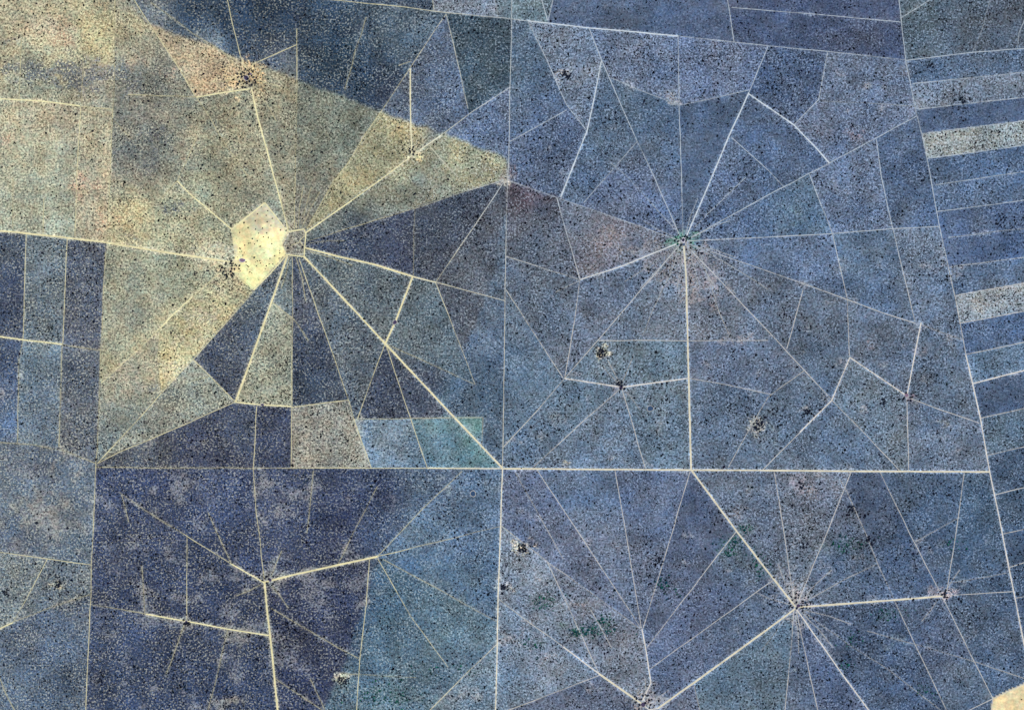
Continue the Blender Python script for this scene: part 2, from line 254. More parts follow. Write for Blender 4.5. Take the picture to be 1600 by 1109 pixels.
 (75,740,84,94,122,.6,.25), (50,790,106,110,124,.7,.25), (90,800,110,112,124,.7,.25), (30,850,82,92,122,.6,.25), (110,850,90,104,130,.6,.25), (130,780,88,100,126,.6,.25),
 (40,910,116,120,130,.9,1.), (100,910,104,110,126,.6,1.), (110,960,88,96,122,.5,1.), (60,1000,86,98,130,.6,1.), (30,1070,84,102,136,.5,.9), (100,1060,76,90,122,.5,1.),
 (200,430,140,144,132,.5,.6), (290,430,150,152,134,.5,.5), (200,500,138,142,134,.6,.6), (320,420,146,150,134,.5,.7), (250,460,134,138,128,.5,.5), (300,500,184,178,142,.7,.5), (340,460,184,178,144,.7,.5), (280,560,194,186,146,.6,.4), (262,590,190,182,146,.6,.4), (200,600,158,154,136,.5,.6), (190,660,134,138,132,.5,.7), (220,570,164,160,140,.5,.5), (170,690,112,118,124,.5,.7), (330,395,166,166,140,.6,.6), (345,425,184,178,148,.6,1.2), (1540,1104,74,94,128,.3,.8), (1525,1108,74,94,128,.3,.8), (380,440,242,234,178,.05,.0), (376,425,242,234,178,.05,.0),
 (400,360,234,228,186,.3,.0), (420,350,224,216,180,.4,.0), (400,420,242,235,190,.2,.0), (425,390,242,234,190,.2,.0), (460,380,146,144,136,.8,.7), (1590,1095,222,208,172,.1,.0), (1575,1102,220,206,170,.1,.0),
]
SD = np.array(SEEDS, dtype=float)
_l = SD[:, 2:5] @ np.array([.3, .5, .2])
_cool = (SD[:, 4] > SD[:, 2] + 6) & (_l < 140)
SD[:, 2:5] = _l[:, None] + (SD[:, 2:5] - _l[:, None]) * np.where(_cool, np.where(SD[:, 0] > 790, .75, np.where(SD[:, 0] < 165, .68, .82)), .97)[:, None]
SD[:, 2:5] = SD[:, 2:5] * np.where(_cool, 1.20, np.where(_l > 205, 1.05, 1.06))[:, None] * np.where(_cool[:, None], np.where(SD[:, :1] > 790, np.array([1.01, 1.035, .985]), np.array([.965, 1.035, 1.0])), np.array([1.01, 1.01, .965])) + 2
for _z in range(1):
    _d = np.hypot(SD[:, None, 0] - SD[None, :, 0], SD[:, None, 1] - SD[None, :, 1])
    _seam = (SD[:, 0] * .44 - SD[:, 1] > 95) | (SD[:, 0] > 800)            # beyond the long diagonal seam
    _w = np.exp(-(_d / 130) ** 2) * (_seam[:, None] == _seam[None, :]) * _cool[None, :]
    _m = (_w @ SD[:, 2:5]) / (_w.sum(1, keepdims=True) + 1e-9)
    _c = (np.where(SD[:, 0] > 790, .45, .22) * _cool)[:, None]
    SD[:, 2:5] = SD[:, 2:5] * (1 - _c) + _m * _c
SD[(SD[:, 0] > 480) & (SD[:, 0] < 770) & (SD[:, 1] > 290) & (SD[:, 1] < 640) & _cool, 2:5] *= .93
SD[:, 2:5] *= np.where(_cool, .925 - .07 * (SD[:, 0] < 640) * (SD[:, 1] > 540) * (_l < 95) - .05 * (SD[:, 0] < 800) * (SD[:, 1] < 200), 1.0)[:, None]
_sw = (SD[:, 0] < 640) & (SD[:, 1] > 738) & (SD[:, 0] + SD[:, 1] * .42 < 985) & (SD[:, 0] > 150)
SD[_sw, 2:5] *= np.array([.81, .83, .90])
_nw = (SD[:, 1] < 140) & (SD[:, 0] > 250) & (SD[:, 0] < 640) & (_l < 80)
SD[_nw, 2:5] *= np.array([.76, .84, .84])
SD[:, 5] = .30 + .70 * SD[:, 5] * (SD[:, 5] > .25) + .0 * SD[:, 5]
SD[_l > 195, 5] = .10
SD[SD[:, 6] < .06, 5] = .04

# ------------------------------------------------------------------ rasters on the photograph grid
CELL = 2.5
X0, Y0, X1, Y1 = -120.0, -110.0, 1720.0, 1220.0
NX, NY = int((X1 - X0) / CELL), int((Y1 - Y0) / CELL)

def extended(pts):
    """carry a line that leaves the frame on beyond it"""
    p = list(pts)
    for end in (0, -1):
        x, y = p[end]
        if x <= 2 or x >= 1598 or y <= 2 or y >= 1107:
            q = p[1] if end == 0 else p[-2]
            d = math.hypot(x - q[0], y - q[1])
            e = (x + (x - q[0]) / d * 170, y + (y - q[1]) / d * 170)
            p = [e] + p if end == 0 else p + [e]
    return p
TR = [(c, extended(p), t) for c, p, t in TR]

def stretch(pts, e):
    p = [np.array(q, float) for q in pts]
    d0 = p[0] - p[1]; d1 = p[-1] - p[-2]
    return [p[0] + d0 / np.linalg.norm(d0) * e] + p[1:-1] + [p[-1] + d1 / np.linalg.norm(d1) * e]

def raster(lines):
    b = np.zeros((NX, NY), bool)
    for pts in lines:
        for (ax, ay), (bx, by) in zip(pts[:-1], pts[1:]):
            n = int(max(abs(bx - ax), abs(by - ay)) / (CELL * 0.4)) + 2
            t = np.linspace(0, 1, n)
            i = ((ax + (bx - ax) * t - X0) / CELL).astype(int)
            j = ((ay + (by - ay) * t - Y0) / CELL).astype(int)
            k = (i >= 0) & (i < NX) & (j >= 0) & (j < NY)
            b[i[k], j[k]] = True
    return b

def components(block):
    lab = np.where(block, 0, np.arange(1, NX * NY + 1).reshape(NX, NY))
    free = ~block
    # union-find over 4-neighbours
    par = np.arange(NX * NY + 1)
    def find(a):
        while par[a] != a:
            par[a] = par[par[a]]; a = par[a]
        return a
    # run-length union: collapse vertical runs first
    run = np.zeros((NX, NY), int); nr = 0
    starts = free.copy(); starts[:, 1:] &= ~free[:, :-1]
    run = np.cumsum(starts.ravel()).reshape(NX, NY) * free
    nr = int(run.max())
    par = np.arange(nr + 1)
    a, b = run[:-1], run[1:]
    m = (a > 0) & (b > 0)
    pairs = np.unique(np.stack([a[m], b[m]], 1), axis=0)
    for p, q in pairs.tolist():
        rp, rq = find(p), find(q)
        if rp != rq: par[rq] = rp
    root = np.array([find(k) for k in range(nr + 1)])
    return root[run] * free

def grow_all(lab):
    lab = lab.copy()
    for _ in range(400):
        z = lab == 0
        if not z.any(): break
        n = lab.copy()
        for ax, s in ((0, 1), (0, -1), (1, 1), (1, -1)):
            r = np.roll(lab, s, ax)
            if ax == 0: r[0 if s == 1 else -1, :] = 0
            else: r[:, 0 if s == 1 else -1] = 0
            n = np.where((n == 0) & (r > 0), r, n)
        lab = n
    return lab

seam_ext = [stretch(s, 0.01) for s in SEAMS]
border = raster([stretch(p, 6) for c, p, t in TR if t != 'trail'] + seam_ext)
lab = components(border)
ids, cnt = np.unique(lab, return_counts=True)
for i, c in zip(ids, cnt):
    if i and c < 45: lab[lab == i] = 0
lab = grow_all(lab)
zone = grow_all(components(raster(seam_ext)))

gx = X0 + (np.arange(NX + 1)) * CELL
gy = Y0 + (np.arange(NY + 1)) * CELL
GX, GY = np.meshgrid(gx, gy, indexing='ij')

def dist_to(pts, pad, X=GX, Y=GY):
    """distance field to a polyline, far cells = inf (pixel units)"""
    D = np.full(X.shape, np.inf)
    for (ax, ay), (bx, by) in zip(pts[:-1], pts[1:]):
        i0 = max(int((min(ax, bx) - pad - X0) / CELL), 0); i1 = min(int((max(ax, bx) + pad - X0) / CELL) + 2, NX + 1)
        j0 = max(int((min(ay, by) - pad - Y0) / CELL), 0); j1 = min(int((max(ay, by) + pad - Y0) / CELL) + 2, NY + 1)
        if i0 >= i1 or j0 >= j1: continue
        x, y = X[i0:i1, j0:j1], Y[i0:i1, j0:j1]
        dx, dy = bx - ax, by - ay
        t = np.clip(((x - ax) * dx + (y - ay) * dy) / max(dx * dx + dy * dy, 1e-9), 0, 1)
        d = np.hypot(x - ax - t * dx, y - ay - t * dy)
        D[i0:i1, j0:j1] = np.minimum(D[i0:i1, j0:j1], d)
    return D

WID = {'A': 2.75, 'B': 1.95, 'C': 1.2, 'D': 1.45}
TRK = np.full(GX.shape, np.inf)            # distance to the nearest real track edge
VERGE = np.zeros(GX.shape)                 # bare, grazed strip beside the tracks
for c, p, t in TR:
    D = dist_to(p, 14)
    if c != 'D': TRK = np.minimum(TRK, D - WID[c] / 2)
    VERGE = np.maximum(VERGE, np.exp(-np.minimum((D / {'A': 4.5, 'B': 4.0, 'C': 3.0, 'D': 3.4}[c]) ** 2, 60)) * {'A': .32, 'B': .28, 'C': .14, 'D': .20}[c])

# bare or coloured patches of soil: x, y, rx, ry, rgb, strength
PATCH = [
 (385,122,26,20,(232,208,160),.75), (643,243,12,9,(236,222,170),.7), (350,418,22,18,(228,214,172),.75), (330,400,26,12,(214,206,164),.4), (300,392,50,10,(206,200,160),.35), (220,345,26,16,(204,196,156),.45),
 (105,55,22,16,(214,190,158),.45), (60,38,30,12,(206,186,156),.4), (95,60,14,10,(200,160,140),.35), (150,15,20,14,(200,180,140),.4), (20,215,22,10,(206,176,150),.35), (130,290,22,14,(212,176,150),.4), (165,345,16,10,(210,180,150),.35), (210,95,12,10,(200,170,140),.35), (60,115,60,12,(120,128,132),.5), (130,115,45,16,(112,120,132),.55), (60,75,40,12,(186,190,160),.4),
 (265,115,14,10,(206,172,142),.3), (290,225,14,30,(150,135,118),.3), (240,210,18,14,(100,104,112),.5), (205,130,18,30,(112,116,122),.4), (200,590,22,30,(190,160,130),.35), (320,490,24,14,(210,180,140),.35), (245,480,14,12,(200,186,140),.4), (165,640,10,40,(150,130,120),.2),
 (800,272,12,12,(150,110,105),.5), (815,310,18,16,(96,72,84),.45), (790,282,8,7,(226,216,190),.7), (955,372,30,18,(172,158,150),.32), (945,365,12,8,(196,180,164),.3), (960,385,10,8,(184,162,148),.25), (1020,395,24,12,(170,150,140),.3),
 (1067,378,15,13,(84,150,118),.8), (1067,378,5,4.5,(206,206,214),.9), (1062,389,9,8,(240,204,176),.8), (1075,400,16,18,(206,170,156),.5), (1045,400,20,16,(190,170,150),.4), (1095,392,22,10,(176,168,168),.3), (1115,455,16,22,(180,150,140),.3), (1155,530,24,8,(190,160,146),.45), (1250,330,16,14,(120,165,160),.35), (1230,330,14,16,(120,165,160),.3),
 (940,551,11,10,(226,218,190),.72), (817,856,13,11,(226,216,190),.7), (789,917,12,10,(214,208,196),.6), (535,1062,9,8,(226,220,190),.72), (886,117,14,12,(190,192,190),.85), (1185,664,12,10,(196,196,186),.85), (1250,757,14,10,(190,184,190),.85), (345,395,30,16,(214,208,172),.45), (335,445,26,22,(206,198,160),.42), (300,520,26,40,(208,198,156),.4), (268,580,14,26,(214,204,160),.45), (310,372,24,14,(200,196,160),.35), (462,392,7,4,(86,84,96),.5), (468,372,5,7,(92,90,100),.5), (449,375,6,6,(196,190,164),.4), (412,343,26,18,(200,180,146),.4), (425,360,16,12,(208,182,150),.35), (390,350,14,10,(206,204,160),.3), (1040,425,26,30,(176,160,152),.5), (1100,425,22,30,(184,158,150),.5), (1075,430,10,36,(190,166,154),.5), (1010,400,24,10,(170,160,154),.45), (1290,1000,30,26,(140,140,146),.3), (1225,905,22,26,(170,164,160),.4), (1335,210,14,8,(206,180,178),.6), (1323,173,5,4,(206,200,200),.6), (1378,172,5,5,(200,196,196),.6), (1352,135,6,5,(196,194,194),.5), (1383,135,5,5,(196,194,194),.5), (1355,640,8,6,(206,190,180),.5), (1260,642,8,7,(190,194,190),.5), (1470,662,12,10,(186,186,176),.45), (1250,640,6,5,(186,186,176),.4),
 (1243,945,16,14,(206,190,172),.6), (1258,940,14,8,(206,176,164),.6), (1240,925,14,18,(196,188,170),.4), (1245,970,14,14,(196,180,166),.4), (1475,927,13,8,(222,200,192),.75), (1417,618,8,6,(180,150,160),.6), (1430,628,10,8,(180,168,160),.3), (970,603,10,7,(190,168,170),.5), (1003,1095,16,12,(214,196,176),.7), (1020,1098,26,12,(196,190,184),.45), (1010,1072,20,16,(180,180,176),.3),
 (421,905,14,14,(206,200,170),.55), (430,895,12,14,(190,184,160),.4), (292,971,9,7,(206,202,176),.55), (385,985,26,10,(190,186,164),.35), (375,995,26,14,(170,170,156),.3), (90,912,9,8,(190,188,164),.85), (12,920,12,12,(190,186,160),.4), (150,1062,9,7,(170,150,130),.5), (160,960,14,20,(130,138,150),.3), (355,1100,18,14,(214,204,176),.6), (545,908,20,14,(150,150,156),.4), (240,765,8,7,(200,196,180),.5), (283,780,8,8,(170,176,176),.4), (440,802,14,12,(170,168,160),.45), (615,790,16,12,(150,144,150),.35), (705,765,8,7,(170,186,180),.5), (685,745,10,7,(150,170,176),.4), (765,760,12,16,(130,156,160),.4),
 (230,700,10,8,(130,120,110),.3), (345,695,8,9,(130,130,130),.4), (317,690,4,3,(190,186,160),.6), (485,545,9,8,(120,140,150),.4), (430,670,20,10,(130,140,140),.2), (560,670,7,22,(220,214,176),.5), (572,712,8,16,(206,196,160),.45), (610,705,30,16,(150,170,186),.3), (735,665,18,12,(130,184,178),.4),
 (70,800,26,24,(170,160,140),.45), (80,790,16,14,(176,150,140),.35), (20,790,6,5,(206,204,180),.5), (50,745,5,4,(190,190,176),.5), (100,820,30,16,(150,146,140),.3), (25,850,14,30,(76,86,124),.35), (50,735,20,14,(70,80,118),.35), (20,720,20,12,(80,90,120),.3), (80,700,14,7,(130,120,130),.2),
 (35,588,5,5,(190,180,170),.5), (2,615,6,8,(206,190,176),.5), (70,605,10,9,(140,150,160),.3), (110,480,12,9,(150,146,140),.3), (60,480,10,8,(140,146,150),.3),
 (1145,850,26,16,(46,96,104),.45), (1190,880,24,18,(50,90,104),.4), (925,982,36,10,(60,130,120),.4), (860,940,24,12,(90,130,140),.3), (1165,825,14,8,(50,110,110),.4), (605,1085,50,20,(84,140,146),.35), (1325,850,30,12,(60,110,110),.3), (1380,960,24,10,(80,130,120),.3), (1390,1005,20,10,(70,120,120),.25), (690,930,30,22,(100,136,136),.35), (1030,880,18,10,(120,124,134),.3), (905,1000,30,16,(130,128,140),.2), (915,945,12,10,(190,170,170),.4),
 (1215,560,12,8,(170,150,160),.25), (1105,570,12,10,(160,150,160),.35), (1180,580,8,8,(190,160,150),.3), (875,655,16,10,(150,160,160),.35), (920,660,14,10,(150,164,170),.35), (840,675,12,10,(150,164,170),.35), (1030,665,10,10,(160,166,176),.35), (980,690,12,10,(140,160,170),.35), (885,724,5,4,(220,210,180),.6), (1210,675,6,14,(140,170,170),.4), (1165,690,10,10,(140,160,160),.3), (1265,510,12,8,(190,186,180),.4), (1360,540,10,8,(180,150,150),.35), (1350,495,10,8,(170,150,150),.3), (1440,545,12,12,(170,140,140),.35), (1330,665,10,24,(140,156,160),.2), (1320,20,20,10,(100,104,140),.3), (1380,30,20,20,(120,126,140),.3), (1300,290,14,18,(160,166,176),.4), (1440,415,8,5,(190,194,196),.4), (1470,400,5,18,(190,194,196),.4), (1555,80,10,10,(110,110,110),.3), (1280,770,30,18,(140,134,150),.35), (1155,800,16,10,(176,166,164),.4), (1290,905,18,12,(130,124,140),.3), (1340,870,8,6,(170,156,150),.35), (1245,850,10,12,(190,180,176),.3), (1440,855,14,10,(150,150,156),.3), (1500,990,30,20,(120,140,150),.25), (1460,1085,18,12,(80,120,130),.2), (1240,1047,4,4,(190,200,186),.5), (1215,1020,12,20,(130,156,160),.3), (820,980,24,18,(170,160,160),.3), (800,1000,16,10,(180,166,160),.3), (850,1030,16,14,(180,160,156),.3), (700,1090,22,12,(170,160,160),.35), (735,1085,14,10,(190,186,180),.4), (845,905,18,14,(190,184,176),.35), (935,840,16,10,(130,140,170),.3), (905,842,10,6,(150,150,160),.3),
 (660,40,14,10,(150,160,160),.3), (560,45,30,16,(40,50,80),.35), (480,20,40,14,(40,54,84),.35), (430,60,14,14,(60,62,84),.3), (600,130,20,30,(40,46,76),.35), (715,160,14,12,(80,84,130),.2), (830,55,14,14,(110,140,140),.3), (890,195,16,10,(120,130,150),.3), (885,275,14,10,(170,176,180),.4), (858,233,5,5,(176,180,186),.5), (1055,155,10,8,(214,206,186),.5), (1045,150,14,8,(180,184,186),.4), (990,75,16,12,(160,164,176),.35), (1110,80,16,14,(160,166,186),.35), (1135,100,12,10,(170,176,186),.3), (1310,118,16,9,(180,180,186),.4), (1290,208,22,14,(140,146,170),.3), (1415,105,6,12,(190,194,196),.35),
]

BUSH = np.ones(GX.shape); SPK = np.zeros(GX.shape)
def tone_for(label, ii, jj):
    """ii,jj vertex indices of that paddock -> rgb albedo, fleck amount, bush density"""
    x, y = GX[ii, jj], GY[ii, jj]
    m = seed_lab == label
    p = 2.4
    if not m.any():
        z = zone[np.clip(ii[len(ii) // 2], 0, NX - 1), np.clip(jj[len(jj) // 2], 0, NY - 1)]
        m = seed_zone == z; p = 4.0
        if not m.any(): m[:] = True
    s = SD[m]
    wob = 26
    xx = x + (fbm(x, y, 60, 5) - .5) * wob; yy = y + (fbm(x, y, 60, 6) - .5) * wob
    w = 1.0 / (np.hypot(xx[:, None] - s[None, :, 0], yy[:, None] - s[None, :, 1]) + 12.0) ** p
    w /= w.sum(1, keepdims=True)
    return w @ s[:, 2:5], w @ s[:, 5], w @ s[:, 6]

def cell_of(x, y):
    return np.clip(((np.asarray(x) - X0) / CELL).astype(int), 0, NX - 1), np.clip(((np.asarray(y) - Y0) / CELL).astype(int), 0, NY - 1)
si, sj = cell_of(SD[:, 0], SD[:, 1])
seed_lab, seed_zone = lab[si, sj], zone[si, sj]

# small scattered patches of bare sand and of thicker grass
prng = np.random.default_rng(404)
for k in range(700):
    x, y = prng.uniform(0, 1600), prng.uniform(0, 1109)
    pale = prng.random() < .68
    r = prng.uniform(3.5, 11)
    west = min(max((900 - x) / 500, 0), 1)
    c = np.array((186, 192, 194)) * (1 - west) + np.array((206, 202, 176)) * west if pale else np.array((58, 68, 98))
    PATCH.append((x, y, r * prng.uniform(.8, 1.9), r, tuple(c), prng.uniform(.05, .24) if pale else prng.uniform(.1, .3)))
for k in range(150):                        # pale blotches of the dark south-western paddocks
    x, y = prng.uniform(150, 600), prng.uniform(740, 1109)
    if x + y * .42 > 985: continue
    r = prng.uniform(3, 11)
    PATCH.append((x, y, r * prng.uniform(.8, 1.8), r, (172, 172, 172), prng.uniform(.15, .5)))
for k in range(110):                        # and of the far south-east
    x, y = prng.uniform(790, 1540), prng.uniform(400, 1109)
    r = prng.uniform(3, 9)
    PATCH.append((x, y, r * prng.uniform(.8, 1.8), r, (182, 180, 180), prng.uniform(.15, .42)))
for k in range(260):                        # the smooth grey paddock is mottled
    x, y = prng.uniform(-5, 146), prng.uniform(700, 872)
    if y > 860 + x * .14: continue
    c = [(178, 170, 146), (66, 76, 116), (110, 126, 146), (190, 180, 150)][k % 4]
    PATCH.append((x, y, prng.uniform(2, 6), prng.uniform(2, 6), c, prng.uniform(.15, .45)))

# full tone fields on the grid
RGB = np.zeros(GX.shape + (3,)); PWT = np.zeros(GX.shape); PC = np.zeros(GX.shape + (3,))
vl = np.zeros(GX.shape, int)
vl[:-1, :-1] = lab; vl[-1, :-1] = lab[-1]; vl[:-1, -1] = lab[:, -1]; vl[-1, -1] = lab[-1, -1]
lab_ids = [i for i in np.unique(lab) if i > 0]
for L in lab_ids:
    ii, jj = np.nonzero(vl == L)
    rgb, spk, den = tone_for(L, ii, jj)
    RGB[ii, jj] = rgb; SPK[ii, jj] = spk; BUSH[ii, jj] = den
# the seams are ragged and soft
SEAMD = np.full(GX.shape, np.inf)
for sm in SEAMS[:5]: SEAMD = np.minimum(SEAMD, dist_to(sm, 22))
jx = ((fbm(GX, GY, 14, 91) - .5) * 9 / CELL); jy = ((fbm(GX, GY, 14, 92) - .5) * 9 / CELL)
I, J = np.meshgrid(np.arange(NX + 1), np.arange(NY + 1), indexing='ij')
K = SEAMD < 12
Ii = np.clip((I + jx).round().astype(int), 0, NX); Jj = np.clip((J + jy).round().astype(int), 0, NY)
for F_ in (RGB, SPK, BUSH):
    G_ = F_.copy(); G_[K] = F_[Ii[K], Jj[K]]
    B_ = sum(np.roll(np.roll(G_, a, 0), b, 1) for a in (-1, 0, 1) for b in (-1, 0, 1)) / 9
    G_[K] = B_[K]; F_[...] = G_
_b = np.clip((200 - RGB.mean(-1)) / 40, 0, 1)
RGB *= (1 + (fbm(GX, GY, 30, 3, 4) - .5) * .30 * (.15 + .85 * _b))[..., None]
RGB *= 1 + ((fbm(GX, GY, 55, 17, 3) - .5) * (.2 + .8 * _b))[..., None] * np.array([.12, .01, -.09])
WEST = np.clip((900 - GX) / 500, 0, 1)[..., None]
PALE = np.array([188, 206, 226]) * (1 - WEST) + np.array([228, 224, 192]) * WEST
for (x, y, rx, ry, rgb, k) in PATCH:
    R = max(rx, ry) * 2.6
    i0, i1 = max(int((x - R - X0) / CELL), 0), min(int((x + R - X0) / CELL) + 1, NX)
    j0, j1 = max(int((y - R - Y0) / CELL), 0), min(int((y + R - Y0) / CELL) + 1, NY)
    xs, ys = GX[i0:i1 + 1, j0:j1 + 1], GY[i0:i1 + 1, j0:j1 + 1]
    if xs.size == 0: continue
    xs2 = xs + (fbm(xs, ys, 13, 31) - .5) * rx * 3.2; ys2 = ys + (fbm(xs, ys, 13, 32) - .5) * ry * 3.2
    d = ((xs2 - x) / rx) ** 2 + ((ys2 - y) / ry) ** 2
    if x < 330 and y < 350: w_ = 1.45
    else: w_ = 1.0
    w = np.clip(w_ * k * np.exp(-0.9 * d) * (0.5 + 1.0 * fbm(xs, ys, 7, 33)), 0, 1)
    o = PWT[i0:i1 + 1, j0:j1 + 1]
    t = (w / (w + o + 1e-6))[..., None]
    loc = RGB[i0:i1 + 1, j0:j1 + 1]; q_ = np.array(rgb, float)
    if k < .6 and not (x < 330 and y < 350): q_ = q_.mean() + (q_ - q_.mean()) * .55
    keep = .62 if k < .7 else .9
    PC[i0:i1 + 1, j0:j1 + 1] = PC[i0:i1 + 1, j0:j1 + 1] * (1 - t) + (loc * (1 - keep) + q_ * keep) * t
    PWT[i0:i1 + 1, j0:j1 + 1] = 1 - (1 - o) * (1 - w)
t = (VERGE / (VERGE + PWT + 1e-6))[..., None]
PC = PC * (1 - t) + PALE * t
PWT = 1 - (1 - PWT) * (1 - VERGE)

# ------------------------------------------------------------------ materials
def nodes_of(name):
    m = bpy.data.materials.new(name); m.use_nodes = True
    nt = m.node_tree; nt.nodes.clear()
    out = nt.nodes.new('ShaderNodeOutputMaterial')
    return m, nt, out
def N(nt, t, **k):
    n = nt.nodes.new(t)
    for a, v in k.items(): setattr(n, a, v)
    return n
def noise(nt, pos, size_m, detail=2.0, rough=0.55, dist=0.0):
    n = N(nt, 'ShaderNodeTexNoise'); n.inputs['Scale'].default_value = 1.0 / size_m
    n.inputs['Detail'].default_value = detail; n.inputs['Roughness'].default_value = rough; n.inputs['Distortion'].default_value = dist
    nt.links.new(pos, n.inputs['Vector']); return n.outputs['Fac']
def mathn(nt, op, a, b=None, c=None, clamp=False):
    n = N(nt, 'ShaderNodeMath', operation=op); n.use_clamp = clamp
    for k, v in enumerate((a, b, c)):
        if v is None: continue
        if isinstance(v, (int, float)): n.inputs[k].default_value = v
        else: nt.links.new(v, n.inputs[k])
    return n.outputs[0]
def ramp01(nt, v, lo, hi):
    n = N(nt, 'ShaderNodeMapRange'); n.interpolation_type = 'SMOOTHSTEP'
    nt.links.new(v, n.inputs[0]); n.inputs[1].default_value = lo; n.inputs[2].default_value = hi
    return n.outputs[0]
def mixc(nt, fac, a, b, blend='MIX'):
    n = N(nt, 'ShaderNodeMix', data_type='RGBA', blend_type=blend)
    for s, v in ((0, fac), (6, a), (7, b)):
        if isinstance(v, (int, float)): n.inputs[s].default_value = v
        elif isinstance(v, tuple): n.inputs[s].default_value = v
        else: nt.links.new(v, n.inputs[s])
    return n.outputs[2]
def scale_col(nt, col, f):
    n = N(nt, 'ShaderNodeVectorMath', operation='SCALE')
    nt.links.new(col, n.inputs[0]); nt.links.new(f, n.inputs['Scale']); return n.outputs[0]

def land_material():
    m, nt, out = nodes_of('savanna soil and dry grass')
    geo = N(nt, 'ShaderNodeNewGeometry'); pos = geo.outputs['Position']
    tone = N(nt, 'ShaderNodeAttribute', attribute_name='tone').outputs['Color']
    fl = N(nt, 'ShaderNodeAttribute', attribute_name='flecks').outputs['Fac']
    pw = N(nt, 'ShaderNodeAttribute', attribute_name='patch_cover').outputs['Fac']
    pc = N(nt, 'ShaderNodeAttribute', attribute_name='patch_tone').outputs['Color']
    pale = N(nt, 'ShaderNodeAttribute', attribute_name='sand_tone').outputs['Color']
    n1 = noise(nt, pos, 8.0, 1.0); n2 = noise(nt, pos, 20.0, 2.0); n3 = noise(nt, pos, 110.0, 3.0)
    # mottling of grass cover at three scales
    amp = mathn(nt, 'MULTIPLY_ADD', mathn(nt, 'MINIMUM', fl, .6), 4.0, .40)
    a = mathn(nt, 'MULTIPLY_ADD', mathn(nt, 'SUBTRACT', n1, .5), amp, 1.04)
    b = mathn(nt, 'MULTIPLY_ADD', n2, 0.7, 0.65)
    c = mathn(nt, 'MULTIPLY_ADD', n3, 1.2, 0.42)
    k = mathn(nt, 'MULTIPLY', mathn(nt, 'MULTIPLY', a, b), c)
    # patches of other soil come through as grains, denser towards their middle
    n5 = noise(nt, pos, 8.0, 2.0)
    g = ramp01(nt, mathn(nt, 'MULTIPLY_ADD', pw, 0.62, n5), .50, .86)
    g = mathn(nt, 'MULTIPLY', g, ramp01(nt, pw, .0, .42))
    base = mixc(nt, g, tone, pc)
    col = scale_col(nt, base, k)
    h = ramp01(nt, noise(nt, pos, 60.0, 3.0), .35, .65)
    col = mixc(nt, 1.0, col, mixc(nt, h, (0.95, 1.0, 1.06, 1), (1.06, 1.0, 0.93, 1)), 'MULTIPLY')
    h2 = ramp01(nt, noise(nt, pos, 17.0, 1.0), .38, .62)
    col = mixc(nt, 1.0, col, mixc(nt, h2, (0.955, 1.02, 1.02, 1), (1.045, .985, 1.0, 1)), 'MULTIPLY')
    # pale flecks: bare sand and dry tussocks
    f1 = ramp01(nt, noise(nt, pos, 7.5, 1.0, .6), .53, .64)
    f2 = ramp01(nt, noise(nt, pos, 75.0, 4.0), .38, .64)
    f = mathn(nt, 'MULTIPLY', mathn(nt, 'MULTIPLY', f1, mathn(nt, 'MULTIPLY_ADD', f2, 1.25, .60)), fl, clamp=True)
    lift = N(nt, 'ShaderNodeVectorMath', operation='SCALE'); nt.links.new(tone, lift.inputs[0]); lift.inputs['Scale'].default_value = 2.2
    col = mixc(nt, f, col, mixc(nt, 0.45, lift.outputs[0], pale))
    bs = N(nt, 'ShaderNodeBsdfDiffuse'); nt.links.new(col, bs.inputs['Color']); bs.inputs['Roughness'].default_value = 0.6
    nt.links.new(bs.outputs[0], out.inputs[0])
    return m

def track_material():
    m, nt, out = nodes_of('graded sand track')
    geo = N(nt, 'ShaderNodeNewGeometry'); pos = geo.outputs['Position']
    tone = N(nt, 'ShaderNodeAttribute', attribute_name='tone').outputs['Color']
    cover = N(nt, 'ShaderNodeAttribute', attribute_name='cover').outputs['Fac']
    v = N(nt, 'ShaderNodeAttribute', attribute_name='across').outputs['Fac']      # -1 .. 1
    med = N(nt, 'ShaderNodeAttribute', attribute_name='median').outputs['Fac']
    av = mathn(nt, 'ABSOLUTE', v)
    n1 = noise(nt, pos, 9.0, 2.0); n2 = noise(nt, pos, 40.0, 3.0)
    k = mathn(nt, 'MULTIPLY', mathn(nt, 'MULTIPLY_ADD', n1, .6, .74), mathn(nt, 'MULTIPLY_ADD', n2, .7, .66))
    mid = mathn(nt, 'MULTIPLY', mathn(nt, 'SUBTRACT', 1.0, ramp01(nt, av, .12, .40)), med)
    col = scale_col(nt, tone, k)
    col = mixc(nt, mid, col, scale_col(nt, tone, mathn(nt, 'MULTIPLY', k, 0.74)))
    bs = N(nt, 'ShaderNodeBsdfDiffuse'); nt.links.new(col, bs.inputs['Color'])
    tr = N(nt, 'ShaderNodeBsdfTransparent')
    # grass grows back over the track in patches and at the edges
    e = mathn(nt, 'SUBTRACT', 1.0, ramp01(nt, mathn(nt, 'ADD', av, mathn(nt, 'MULTIPLY_ADD', n1, .7, -.35)), .72, 1.0))
    g = mathn(nt, 'MULTIPLY_ADD', cover, 1.6, mathn(nt, 'MULTIPLY_ADD', noise(nt, pos, 16.0, 3.0), 1.8, -1.35))
    g = mathn(nt, 'MULTIPLY', g, 1.0, clamp=True)
    al = mathn(nt, 'MULTIPLY', e, g, clamp=True)
    mx = N(nt, 'ShaderNodeMixShader'); nt.links.new(al, mx.inputs[0]); nt.links.new(tr.outputs[0], mx.inputs[1]); nt.links.new(bs.outputs[0], mx.inputs[2])
    nt.links.new(mx.outputs[0], out.inputs[0])
    return m

